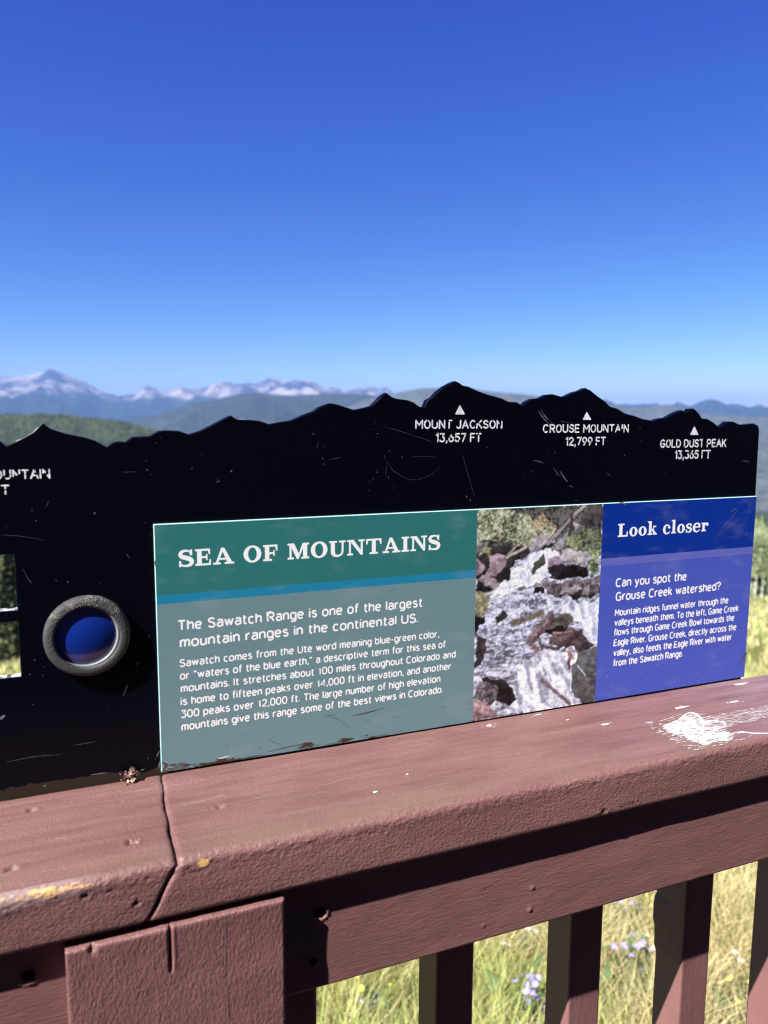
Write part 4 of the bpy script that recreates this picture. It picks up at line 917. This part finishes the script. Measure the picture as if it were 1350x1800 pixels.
def stick(pts, w, col):
    q = spline([to_uv(*p_) for p_ in pts], 8); d = np.full(U.shape, 9.); bst = np.zeros(U.shape)
    for i in range(len(q)-1):
        a = q[i]*[1, asp]; b = q[i+1]*[1, asp]; ab = b-a; h_ = np.clip(((U-a[0])*ab[0]+(Vv-a[1])*ab[1])/(ab@ab+1e-9), 0, 1)
        dd = np.hypot(U-a[0]-h_*ab[0], Vv-a[1]-h_*ab[1]); d = np.minimum(d, dd)
    ww2 = w/1000.*(.7+.6*vnoise(U*30, Vv*30, 9)); k = d < ww2; sh = (d >= ww2) & (d < ww2*1.7) 
    IMG[sh] *= .55; IMG[k] = (lc(col)[None, None]*(.6+.8*vnoise(U*70, Vv*70, 19))[..., None])[k]
leaves([(0,30),(1060,0),(1040,420),(640,420),(0,420)], (26,26,26), (104,102,98), 50)
leaves([(20,60),(330,70),(450,130),(640,170),(650,270),(430,350),(240,330),(100,315),(20,330)], (58,64,46), (186,188,160))
leaves([(500,170),(560,125),(640,150),(650,200),(560,215),(440,210)], (92,80,66), (190,172,142))
leaves([(800,180),(870,160),(890,200),(830,240)], (90,86,92), (190,184,190), 24)
leaves([(720,310),(880,270),(900,370),(760,390)], (52,60,40), (160,165,128)); leaves([(870,220),(1010,210),(1010,370),(900,330)], (44,48,38), (124,132,104))
rock([(880,100),(960,60),(1020,60),(1020,190),(930,210),(880,160)], (72,64,66), .8)
rock([(20,410),(130,350),(430,355),(450,430),(330,470),(300,640),(60,740),(20,740)], (46,40,42), .9)
rock([(30,320),(120,350),(100,405),(30,400)], (132,128,128)); leaves([(70,410),(180,400),(150,460),(80,450)], (50,52,40), (150,150,120))
rock([(150,440),(215,405),(270,450),(262,520),(185,620),(105,570)], (158,138,150)); rock([(25,625),(105,560),(215,660),(175,700),(100,660)], (156,138,150)); rock([(25,440),(92,545),(25,590)], (140,120,130))
rock([(435,360),(520,285),(630,268),(650,330),(560,360),(500,420),(440,400)], (168,160,168)); rock([(640,350),(745,265),(770,290),(690,390),(640,400)], (150,144,150))
rock([(550,370),(640,340),(650,380),(590,395)], (40,38,36))
white([(300,640),(335,560),(400,470),(470,410),(630,390),(690,460),(640,620),(560,635),(480,660),(380,700),(150,730),(215,670)], (190,194,214), (232,233,244), .26)
rock([(455,580),(480,500),(575,420),(582,490),(500,570)], (78,78,72), .6); rock([(600,450),(690,455),(740,510),(640,560),(600,520)], (150,132,150))
rock([(590,530),(740,500),(915,520),(920,595),(640,625)], (34,30,34), .9); rock([(690,400),(790,388),(900,420),(908,480),(860,505),(730,485)], (172,164,168))
leaves([(905,400),(1015,380),(1010,560),(930,540)], (50,60,44), (156,172,132)); leaves([(940,560),(1010,545),(1010,610),(950,610)], (70,84,76), (160,178,160))
rock([(560,660),(700,640),(1010,610),(1010,745),(860,775),(700,760),(580,740)], (98,88,92), 1., 55); rock([(680,725),(830,665),(870,690),(790,745)], (160,150,158)); rock([(780,745),(865,700),(860,775),(800,775)], (34,30,32)); rock([(880,680),(935,670),(930,745),(870,750)], (150,138,146))
rock([(470,680),(555,632),(565,665),(490,690)], (150,146,150)); rock([(478,745),(500,690),(565,680),(560,735)], (36,34,36)); rock([(355,695),(420,665),(445,690),(380,712)], (130,130,140))
rock([(20,715),(80,730),(135,775),(110,860),(80,920),(20,905)], (138,132,106), .8, 40); rock([(20,900),(85,925),(100,975),(60,1010),(20,1045)], (26,22,26)); rock([(20,1045),(110,1080),(105,1200),(60,1290),(20,1340)], (58,50,56), 1.)
rock([(200,910),(245,868),(292,880),(270,920),(185,975)], (48,46,48))
white([(700,820),(1010,775),(1005,1140),(960,1140),(890,1060),(820,950),(700,890)], (158,164,190), (228,230,244), .32)
stick([(320,975),(440,930),(555,890)], 15, (104,92,80))
rock([(585,1030),(620,930),(720,885),(825,900),(812,955),(740,1005),(640,1060)], (92,86,80), .8); rock([(585,1040),(700,980),(780,990),(640,1070)], (28,24,26))
rock([(640,1050),(780,1000),(900,1075),(965,1130),(930,1170),(860,1210),(740,1150),(600,1140)], (88,72,76), .9)
stick([(445,1110),(530,1000),(620,905)], 18, (118,98,98)); stick([(470,1130),(560,1030),(640,920)], 12, (96,70,76)); stick([(520,1050),(545,1150),(570,1200),(640,1200)], 7, (80,66,70))
stick([(560,1150),(670,1170),(760,1100),(860,1035)], 10, (70,54,58)); stick([(640,1045),(720,1045),(790,1030)], 8, (150,112,116)); stick([(490,1160),(560,1235)], 16, (132,92,90)); stick([(590,1230),(640,1280),(690,1340)], 10, (92,72,76))
white([(370,1330),(430,1240),(560,1200),(800,1190),(800,1350),(790,1540),(880,1610),(560,1640),(330,1700),(330,1580),(350,1480)], (140,140,160), (228,230,242), .33)
stick([(600,340),(720,210),(800,120),(895,35)], 12, (150,142,144)); stick([(785,110),(790,200),(770,270)], 10, (70,60,60)); stick([(275,445),(350,410),(430,365)], 10, (170,160,152)); stick([(280,430),(360,350)], 7, (150,138,130))
rock([(740,1180),(790,1200),(790,1320),(760,1310)], (120,90,88)); white([(795,1240),(830,1215),(840,1240),(805,1285)], (220,220,220), (255,255,255), 0.)
rock([(785,1340),(850,1210),(930,1165),(1000,1150),(995,1600),(880,1605),(805,1540)], (88,86,90), .55, 30)
rock([(70,1375),(200,1400),(320,1480),(360,1570),(310,1630),(180,1570)], (34,28,34), .9); rock([(15,1480),(70,1410),(180,1450),(205,1560),(140,1620),(15,1570)], (98,88,98), .9, 50, 1., .08); rock([(10,1590),(100,1590),(230,1710),(10,1745)], (150,124,126), .8, 40, 1., .06)
stick([(555,1420),(640,1495),(720,1560),(770,1610)], 10, (110,88,92)); stick([(830,1300),(870,1350),(900,1390)], 4, (190,190,196))
fl_ = fbm(U*38+(fbm(U*12, Vv*12, 2, 71)-.5)*3, Vv*52, 4, 72); gsh = ((vnoise(U*150, Vv*150, 3)-.5)*.35+(fl_-.5)*1.2)[..., None]; IMG = np.clip(IMG*(1+gsh), .004, .92)
Pd = np.pad(IMG, ((1,1),(1,1),(0,0)), mode='edge'); IMG = (Pd[1:-1,1:-1]*4+(Pd[:-2,1:-1]+Pd[2:,1:-1]+Pd[1:-1,:-2]+Pd[1:-1,2:])*2+Pd[:-2,:-2]+Pd[2:,2:]+Pd[:-2,2:]+Pd[2:,:-2])/16
IMG = np.clip(IMG**1.0*1.10, .004, .86)
IMG *= (1+(RNG.random((NX, NZ, 1))-.5)*.30)
V = np.stack([PXX-SO[0], np.full(U.shape, YS-.00003-SO[1]), PZZ-SO[2]], -1).reshape(-1, 3)
m = Mat('creek_print'); m.set(Base_Color=m.attr(), Roughness=.42); m.b.inputs['Specular IOR Level'].default_value = .35
ph_ = fast_mesh('photo_print', V, grid_faces(NX, NZ), [m.m], panel); set_col(ph_, IMG.reshape(-1, 3))
if ph_.data.polygons[0].normal.y > 0: ph_.data.flip_normals()

# ---- rubber-rimmed sighting tube set in the black board
def lathe(name, prof_, mats, parent, n=72, jit=None, smooth=True):
    V = []; F = []
    for i, (r, y) in enumerate(prof_):
        for k in range(n):
            a = 2*math.pi*k/n; dr, dy = jit(i, a, r, y) if jit else (0, 0)
            V.append((rc[0]+(r+dr)*math.cos(a)-SO[0], y+dy-SO[1], rc[2]+(r+dr)*math.sin(a)-SO[2]))
    for i in range(len(prof_)-1):
        for k in range(n): F.append((i*n+k, i*n+(k+1) % n, (i+1)*n+(k+1) % n, (i+1)*n+k))
    me = bpy.data.meshes.new(name); me.from_pydata(V, [], F); bm = bmesh.new(); bm.from_mesh(me); bmesh.ops.recalc_face_normals(bm, faces=bm.faces); bm.to_mesh(me); bm.free()
    return link(name, me, mats, parent, smooth)
m = Mat('perished_grey_rubber'); p = m.pos(); X = m.xyz(p)
crk = m.voro(p, 520, 'Distance', 'DISTANCE_TO_EDGE'); up = m.step(X[2], rc[2]-SO[2]+rr_out*.30, rc[2]-SO[2]+rr_out*.75); msk = m.math('MULTIPLY', up, m.step(m.noise(p, 90, 3), .40, .52))
hh = m.math('ADD', m.math('MULTIPLY', m.math('MULTIPLY', m.step(crk, 0, .25), msk), 3.), m.math('MULTIPLY', m.noise(p, 620, 4, .7), 1.6))
c = m.mix(m.noise(p, 60, 4), (.020,.020,.022), (.052,.051,.053)); c = m.mix(m.math('MULTIPLY', msk, m.step(m.noise(p, 160, 3), .45, .7, .2, 1)), c, (.22,.19,.17))
c = m.mix(m.math('MULTIPLY', msk, m.step(crk, .08, .02)), c, (.02,.018,.016))
m.set(Base_Color=c, Roughness=.68, Normal=m.bump(hh, .7, .0007)); M_rub = m.m
rb = rr_out; w_ = rb-rr_in
pr = [(rr_in, YK+.006), (rr_in, YR+.0022), (rr_in+.0003, YR+.0008), (rr_in+.0010, YR+.0001), (rr_in+.002, YR), (rb-.0036, YR), (rb-.0022, YR+.0005), (rb-.0009, YR+.0016), (rb-.0002, YR+.0032), (rb, YR+.0052), (rb, YK+.0002)]
eye = lathe('eyepiece_ring', pr, [M_rub], sign, 96)
eye['label'] = 'grey perished rubber ring around the dark blue lens'
m = Mat('pale_tube_wall'); m.set(Base_Color=m.mix(m.noise(m.pos(), 300, 3), (.14,.14,.14), (.24,.24,.24)), Roughness=.5)
def lean(V_):                                   # the tube is aimed up and to the left at one peak
    for v in V_: d_ = v.co.y-(YR-SO[1]); v.co.x -= .34*max(0, d_); v.co.z += .08*max(0, d_)
tb = lathe('tube', [(rr_in+.0006, YR+.0026), (rr_in-.0003, YR+.0022), (rr_in-.0005, YR+.0030), (rr_in-.0006, YK+.05), (rr_in+.0012, YK+.05), (rr_in+.0012, YK+.009)], [m.m], eye, 72); lean(tb.data.vertices)
m = Mat('blue_coated_glass'); p = m.pos()
m.set(Base_Color=m.mix(m.noise(p, 70, 3), (.002,.012,.115), (.005,.032,.30)), Roughness=.22, Specular_IOR_Level=.8); m.b.inputs['Coat Weight'].default_value = 1.; m.b.inputs['Coat Roughness'].default_value = .04
rl_ = rr_in-.0006; LY = YR+.0050
ln_ = lathe('lens', [(max(1e-5, rl_*t), LY-.0038*(1-t*t)) for t in np.linspace(0, 1, 14)], [m.m], eye, 64); lean(ln_.data.vertices)

# ================================================================ DROPPINGS, DEBRIS
m = Mat('dried_white_dropping'); m.set(Base_Color=m.mix(m.noise(m.pos(), 500, 3), (.28,.27,.27), (.52,.51,.51)), Roughness=.85, Normal=m.bump(m.noise(m.pos(), 900, 3), .6, .0005)); M_drop = m.m
def blob(V, F, cx_, cy_, rx, ry, h, rot=0., n=14, seed=0):
    b = len(V); rg = random.Random(seed); ca, sa = math.cos(rot), math.sin(rot); ph0 = rg.uniform(0, 6)
    for ring_, hh_ in ((1, 0), (.6, .8), (0, 1)):
        for k in range(n if ring_ else 1):
            a = 2*math.pi*k/n; j = 1+.16*math.sin(3*a+ph0)+.08*rg.uniform(-1, 1); x = rx*ring_*j*math.cos(a); y = ry*ring_*j*math.sin(a)
            V.append((cx_+x*ca-y*sa, cy_+x*sa+y*ca, hh_*h))
    for k in range(n):
        F.append((b+k, b+(k+1) % n, b+n+(k+1) % n, b+n+k)); F.append((b+n+k, b+n+(k+1) % n, b+2*n))
def dropping(u, v, w, d, label, group='small white droppings on the top board', seed=0, extra=0):
    c = on_z(u, v, ZT); V = []; F = []
    blob(V, F, 0, 0, w, d, .0006, 0, 16, seed); rg = random.Random(seed)
    for k in range(extra): blob(V, F, rg.gauss(0, w*1.6), rg.gauss(0, d*1.4), w*rg.uniform(.08, .3), d*rg.uniform(.1, .3), .0003, 0, 7, seed+k)
    o = mesh('bird_dropping', V, F, [M_drop], None, True); o.location = (c[0], c[1], ZT+.0004)
    tag(o, label, 'bird dropping', group)
ds = [(1302,1203,.0095,.0022,'oval white dropping behind the big smear, nearest the right end of the sign',0), (1291,1234,.006,.0016,'small white dropping just behind the big smear at the right',4), (1198,1244,.0090,.0016,'long thin white dropping in front of the blue panel, left of the big smear',2), (1064,1274,.0045,.0016,'small white dropping in front of the edge where photo and blue panel meet',3),
      (946,1257,.0040,.0010,'faint pale fleck close under the creek photo',5), (860,1276,.0030,.0020,'white fleck on the top board at the left edge of the creek photo',8), (998,1266,.0016,.0010,'tiny white fleck in front of the creek photo, near its middle',3), (660,1393,.0022,.0012,'single white fleck in the middle of the top board, nearest its front edge',0), (716,1362,.0014,.0008,'tiny white fleck in the middle of the top board below the green panel',0)]
for i, (u, v, w, d, lab, ex) in enumerate(ds): dropping(u, v, w, d, lab, seed=i+1, extra=ex)
# the big smear: thick at its left, drawn out in grain-wise streaks to the right
rg = random.Random(4); V = []; F = []
c = np.array(on_z(1237,1276,ZT))
PL = [(1166,1278),(1182,1270),(1200,1261),(1215,1256),(1228,1258),(1236,1268),(1252,1270),(1262,1282),(1290,1292),(1285,1303),(1262,1302),(1244,1311),(1228,1306),(1205,1296),(1180,1290)]
PW = np.array([on_z(u, v, ZT)[:2] for u, v in PL])-c[:2]
def in_poly(x, y):
    r_ = False
    for k in range(len(PW)):
        (x1_, y1_), (x2_, y2_) = PW[k], PW[(k+1) % len(PW)]
        if (y1_ > y) != (y2_ > y) and x < (x2_-x1_)*(y-y1_)/(y2_-y1_)+x1_: r_ = not r_
    return r_
mn, mx = PW.min(0), PW.max(0); hole_c = np.array(on_z(1252,1275,ZT)[:2])-c[:2]; k = 0
while k < 1150:
    x = rg.uniform(mn[0]-.008, mx[0]+.012); y = rg.uniform(mn[1]-.003, mx[1]+.003)
    if not in_poly(x, y) and rg.random() > .10: continue
    if ((x-hole_c[0])/.010)**2+((y-hole_c[1])/.0030)**2 < 1: continue
    t = (x-mn[0])/(mx[0]-mn[0])
    if rg.random() < max(0, t-.45)*1.1: continue
    blob(V, F, x, y, rg.uniform(.0008, .0055), rg.uniform(.00010, .00045), rg.uniform(.0001, .0005), rg.gauss(.02, .07), 7, k); k += 1
for k in range(420):                             # feathered streaks trailing to the right along the grain
    t = rg.random()**1.5; x = .004+t*.095; y = rg.uniform(-.012, .015)*(1-.2*t)+.004*t; blob(V, F, x, y, rg.uniform(.001, .007), rg.uniform(.00005, .00016), .0001, rg.gauss(0, .03), 6, 5000+k)
for pth, w in ([(1196,1264),(1207,1256),(1217,1254),(1228,1259),(1236,1268)], .0011), ([(1232,1270),(1250,1268),(1268,1270),(1276,1274),(1268,1280)], .0007), ([(1275,1294),(1300,1288),(1326,1290),(1360,1290)], .0006):
    q = spline([on_z(u, v, ZT)[:2]-c[:2] for u, v in pth], 26)
    for a_ in q: blob(V, F, a_[0], a_[1], w*1.3, w*.8, .0008, 0, 7, int(abs(a_[0])*1e5))
sm = mesh('bird_dropping', V, F, [M_drop], None, True); sm.location = (c[0], c[1], ZT+.0004)
tag(sm, 'big white dropping smeared along the grain at the right end of the top board', 'bird dropping')
# crumb of dry plant litter leaning on the foot of the black board
m = Mat('dry_bud_scales'); p = m.pos(); m.set(Base_Color=m.mix(m.step(m.noise(p, 260, 3), .38, .62), (.10,.045,.035), (.42,.27,.22)), Roughness=.85); M_bud = m.m
m = Mat('cut_wood_end'); m.set(Base_Color=m.mix(m.noise(m.pos(), 600, 2), (.60,.45,.20), (.75,.62,.35)), Roughness=.8); M_cut = m.m
bd = empty('dry_bud', (*on_z(228,1374,ZT)[:2], ZT)); tag(bd, 'dry crumpled brown bud with a cut yellow stub at the foot of the black sign', 'plant litter')
rng = np.random.default_rng(12); n = 120; P = rng.normal(0, 1, (n, 3))*[.0030, .0020, .0022]+[.0005, 0, .0038]; P[:, 2] = np.abs(P[:, 2]-.0006)
Vq, Fq = cards(P, rng.normal(0, 1, (n, 3))+np.array([.3, -.2, .6]), .0036, rng, 1.4); fast_mesh('bud_scales', Vq, Fq, [M_bud], bd)
bm = bmesh.new(); bmesh.ops.create_icosphere(bm, subdivisions=2, radius=.0014)
for v_ in bm.verts: v_.co = Vector((v_.co.x-.0008, v_.co.y*.8-.0024, v_.co.z*1.1+.0016))
me = bpy.data.meshes.new('stub'); bm.to_mesh(me); bm.free(); link('stub', me, [M_cut], bd, True)

# ================================================================ MEADOW
m = Mat('meadow_grass'); m.set(Base_Color=m.attr(), Roughness=.75); m.b.inputs['Specular IOR Level'].default_value = .25
tr = m.new('BsdfTranslucent'); m.put(tr.inputs['Color'], m.attr()); ms = m.new('MixShader'); ms.inputs[0].default_value = .35
outn = [q for q in m.n if q.type == 'OUTPUT_MATERIAL'][0]
m.t.links.new(m.b.outputs[0], ms.inputs[1]); m.t.links.new(tr.outputs[0], ms.inputs[2]); m.t.links.new(ms.outputs[0], outn.inputs['Surface']); M_grass = m.m
def grass(n, r0, r1, hmin, hmax, w, seed, p0=-.75, p1=.75):
    rg = np.random.default_rng(seed)
    r = np.sqrt(rg.uniform(r0*r0, r1*r1, n)); a = VIEW+rg.uniform(p0, p1, n); x = np.cos(a)*r; y = np.sin(a)*r
    patch = fbm(x*1.1, y*1.1, 3, 61); tuft = fbm(x*5, y*5, 2, 62); keep = rg.uniform(0, 1, n) < np.clip(tuft*2.1-.25, .12, 1)
    keep &= y > .70
    x, y, r, patch, tuft = x[keep], y[keep], r[keep], patch[keep], tuft[keep]; n = len(x)
    z = ground_z(x, y); h = rg.uniform(hmin, hmax, n)*(.55+.8*tuft); th = rg.uniform(0, 2*np.pi, n); lean = rg.uniform(.15, .75, n)*h
    wd = w*rg.uniform(.6, 1.4, n)*np.clip(r/2.5, 1, 12); fa = rg.uniform(0, np.pi, n)
    dx, dy = np.cos(th)*lean, np.sin(th)*lean; wx, wy = np.cos(fa)*wd/2, np.sin(fa)*wd/2
    P = np.empty((n, 5, 3))
    P[:, 0] = np.stack([x-wx, y-wy, z], 1); P[:, 1] = np.stack([x+wx, y+wy, z], 1)
    P[:, 2] = np.stack([x+wx*.8+dx*.35, y+wy*.8+dy*.35, z+h*.6], 1); P[:, 3] = np.stack([x-wx*.8+dx*.35, y-wy*.8+dy*.35, z+h*.6], 1)
    P[:, 4] = np.stack([x+dx, y+dy, z+h*.95], 1)
    i = np.arange(n)[:, None]*5; T = np.concatenate([i+[0, 1, 2], i+[0, 2, 3], i+[3, 2, 4]])
    dry = np.clip((patch-.30)/.26+rg.normal(0, .35, n), 0, 1)[:, None]
    green = lc((132,150,66))*(1-rg.uniform(0, 1, (n, 1)))+lc((192,202,118))*rg.uniform(0, 1, (n, 1)); straw = lc((220,206,152))*(.56+.5*rg.uniform(0, 1, (n, 1)))
    C_ = green*(1-dry)+straw*dry
    return P.reshape(-1, 3), T, np.repeat(C_, 5, 0)
parts = [grass(120000, 1.1, 4.2, .16, .32, .0034, 1, -.72, .45), grass(80000, 4.2, 14, .18, .36, .004, 2), grass(45000, 14, 60, .2, .45, .007, 3), grass(25000, 60, 125, .3, .6, .006, 4)]
Vg, Tg, Cg = [], [], []; b = 0
for P_, T_, C_ in parts: Vg.append(P_); Tg.append(T_+b); Cg.append(C_); b += len(P_)
go = fast_mesh('grass', np.concatenate(Vg), np.concatenate(Tg), [M_grass]); set_col(go, np.concatenate(Cg))
tag(go, 'sunlit dry and green meadow grass on the slope beyond the railing', 'grass', kind='stuff')
# wildflowers
def flat_mat(name, a, b, rough=.7):
    m = Mat(name); m.set(Base_Color=m.mix(m.noise(m.pos(), 60, 3), a, b), Roughness=rough); return m.m
M_lil = flat_mat('lilac_petals', (.24,.19,.50), (.38,.32,.62)); M_wh = flat_mat('white_petals', (.52,.52,.50), (.66,.66,.64)); M_yel = flat_mat('yellow_petals', (.75,.58,.05), (.85,.70,.12)); M_eye = flat_mat('flower_eye', (.55,.38,.06), (.66,.50,.10)); M_leaf = flat_mat('flower_leaves', (.040,.080,.022), (.090,.150,.045))
def plant(name, heads, pet, hr, h, nleaf, spread, seed, pts=None):
    rg = np.random.default_rng(seed); o = empty(name)
    SVV = []; SFF = []; LV = []; LF = []; HV = []
    for k in range(heads):
        a = rg.uniform(0, 6.28); d = spread*math.sqrt(rg.uniform(0, 1)); hx_, hy_, hz_ = math.cos(a)*d, math.sin(a)*d, h*rg.uniform(.8, 1.1)
        b = len(SVV); bx_, by_ = hx_*.3, hy_*.3
        for t in (0, .5, 1):
            for j in range(3): an = j*2.094; SVV.append((bx_+(hx_-bx_)*t**1.5+.0018*math.cos(an), by_+(hy_-by_)*t**1.5+.0018*math.sin(an), hz_*t))
        for q in range(2):
            for j in range(3): SFF.append((b+q*3+j, b+q*3+(j+1) % 3, b+q*3+3+(j+1) % 3, b+q*3+3+j))
        HV.append((hx_, hy_, hz_))
    mesh('stem', SVV, SFF, [M_leaf], o)
    if nleaf:
        P = np.stack([rg.normal(0, spread*.8, nleaf), rg.normal(0, spread*.8, nleaf), rg.uniform(0, h*.75, nleaf)], 1); N = rg.normal(0, 1, (nleaf, 3))+[0, 0, .7]
        Vq, Fq = cards(P, N, .075, rg, 2.4); fast_mesh('leaves', Vq, Fq, [M_leaf], o)
    for hx_, hy_, hz_ in HV:
        V = []; F = []; MI_ = []; np_ = 14; tilt = Matrix.Rotation(rg.uniform(-.6, .6), 3, 'X') @ Matrix.Rotation(rg.uniform(-.6, .6), 3, 'Y')
        for j in range(np_):
            a = j*2*math.pi/np_+rg.uniform(-.1, .1); ca, sa = math.cos(a), math.sin(a); b = len(V); L_ = hr*rg.uniform(.85, 1.1); pw = hr*.17; zz = rg.uniform(-.12, .2)*hr
            for lx, ly, lz in ((hr*.2, 0, 0), (L_*.65, -pw, zz*.6), (L_, 0, zz), (L_*.65, pw, zz*.6+.001)):
                q = tilt @ Vector((lx*ca-ly*sa, lx*sa+ly*ca, lz)); V.append((hx_+q.x, hy_+q.y, hz_+q.z))
            F.append((b, b+1, b+2, b+3)); MI_.append(0)
        b = len(V)
        for j in range(8): q = tilt @ Vector((hr*.26*math.cos(j*.785), hr*.26*math.sin(j*.785), hr*.05)); V.append((hx_+q.x, hy_+q.y, hz_+q.z))
        q = tilt @ Vector((0, 0, hr*.16)); V.append((hx_+q.x, hy_+q.y, hz_+q.z))
        for j in range(8): F.append((b+j, b+(j+1) % 8, b+8)); MI_.append(1)
        mesh('flower_head', V, F, [pet, M_eye], o, mi=MI_)
    return o
def copy_plant(src, px, sc, rot, label, group):
    o = src.copy(); COL.objects.link(o)
    for ch in src.children: c2 = ch.copy(); COL.objects.link(c2); c2.parent = o
    return place_plant(o, px, sc, rot, label, group)
def place_plant(o, px, sc, rot, label, group):
    top = .27*sc; g = hit_ground(*px); d = ray(*px); d = d/np.linalg.norm(d)
    t = np.linalg.norm(g-np.array([0, 0, CAMZ]))-top/abs(d[2])*.9; q = d*t; x, y = q[0], q[1]     # flower heads, not roots, sit at the measured spot
    o.location = (x, y, float(ground_z(x, y))-.01); o.rotation_euler.z = rot; o.scale = (sc, sc, sc)
    return tag(o, label, 'wildflower', group)
lil = plant('aster_plant', 12, M_lil, .0125, .28, 120, .085, 3); place_plant(lil, (1108,1700), 1., .3, 'largest lilac aster clump, between the second and third balusters from the post', 'lilac asters in the meadow')
LB = [((1100,1617),.75,'smaller lilac aster high up in the gap just left of the flaking baluster'), ((930,1788),1.,'lilac aster low in the gap just right of the first baluster'), ((950,1657),.6,'lilac aster beside the left edge of the second baluster, high in the gap'), ((1060,1690),.55,'small pale aster hugging the right side of the second baluster'), ((1110,1768),.5,'few lilac asters below the big clump at the frame edge'), ((655,1790),.6,'small lilac aster in the gap between the post and the first baluster')]
for i, (px, sc, lab) in enumerate(LB): copy_plant(lil, px, sc, 1.3*i, lab, 'lilac asters in the meadow')
wh = plant('yarrow_plant', 2, M_wh, .013, .28, 12, .03, 5); place_plant(wh, (928,1667), 1., 0, 'brightest white flower in the gap between the first two balusters', 'white flowers in the meadow')
for i, (px, sc, lab) in enumerate([((884,1686), .85, 'white flower nearest the first baluster'), ((907,1672), .75, 'small white flower between two brighter white ones right of the first baluster'), ((1131,1678), .85, 'white flower just above the big lilac aster clump'), ((1298,1706), .8, 'white flower in the right-hand gap between the last two balusters')]): copy_plant(wh, px, sc, .9*i, lab, 'white flowers in the meadow')
ye = plant('ragwort_plant', 3, M_yel, .012, .24, 60, .07, 7); place_plant(ye, (1294,1757), .9, 0, 'green leafy plant with small yellow flowers in the right-hand gap', 'yellow flowers in the meadow')
copy_plant(ye, (650,1765), .9, 2., 'dark green leafy clump with few yellow flowers left of the first baluster', 'yellow flowers in the meadow')

# deck the photographer stands on
m = Mat('deck_planks'); p = m.pos(); X = m.xyz(p); br = m.math('FRACT', m.math('MULTIPLY', X[0], 7.))
m.set(Base_Color=m.mix(m.step(m.math('ABSOLUTE', m.math('SUBTRACT', br, .5)), .47, .49), m.mix(m.noise(m.mapv(p, (8,1,1)), 4, 4), (.13,.065,.055), (.19,.10,.085)), (.01,.008,.008)), Roughness=.7)
# planked floor; the unseen roof and back wall are added to cut sky fill
def boxes(bs):
    V = []; F = []
    for x0, x1, y0, y1, z0, z1 in bs:
        b = len(V); V += [(x, y, z) for z in (z0, z1) for y in (y0, y1) for x in (x0, x1)]
        F += [tuple(b+i for i in f) for f in [(0,2,3,1),(4,5,7,6),(0,1,5,4),(2,6,7,3),(0,4,6,2),(1,3,7,5)]]
    return V, F
V, F = boxes([(-7, 8, -2.6, .60, -.05, .06), (-7, 8, -2.8, -2.604, -.05, 3.39), (-7, 8, -2.9, -.92, 3.4, 3.56)])
dk = mesh('deck_and_sky_blocker', V, F, [m.m]); tag(dk, kind='structure')

# ================================================================ AIR
hz_m = bpy.data.materials.new('mountain_haze'); hz_m.use_nodes = True; t_ = hz_m.node_tree; t_.nodes.clear()
pv = t_.nodes.new('ShaderNodeVolumePrincipled'); ov = t_.nodes.new('ShaderNodeOutputMaterial'); t_.links.new(pv.outputs[0], ov.inputs['Volume'])
pv.inputs['Color'].default_value = (.26, .45, .86, 1); pv.inputs['Density'].default_value = 3.9e-5; pv.inputs['Anisotropy'].default_value = 0.
zt_ = 1260; zb_ = -760; e = 46000
hb = mesh('haze', [(x, y, z) for z in (zb_, zt_) for y in (-e, e) for x in (-e, e)], [(0,2,3,1),(4,5,7,6),(0,1,5,4),(2,6,7,3),(0,4,6,2),(1,3,7,5)], [hz_m]); tag(hb, 'thin blue mountain air', 'haze', kind='stuff')
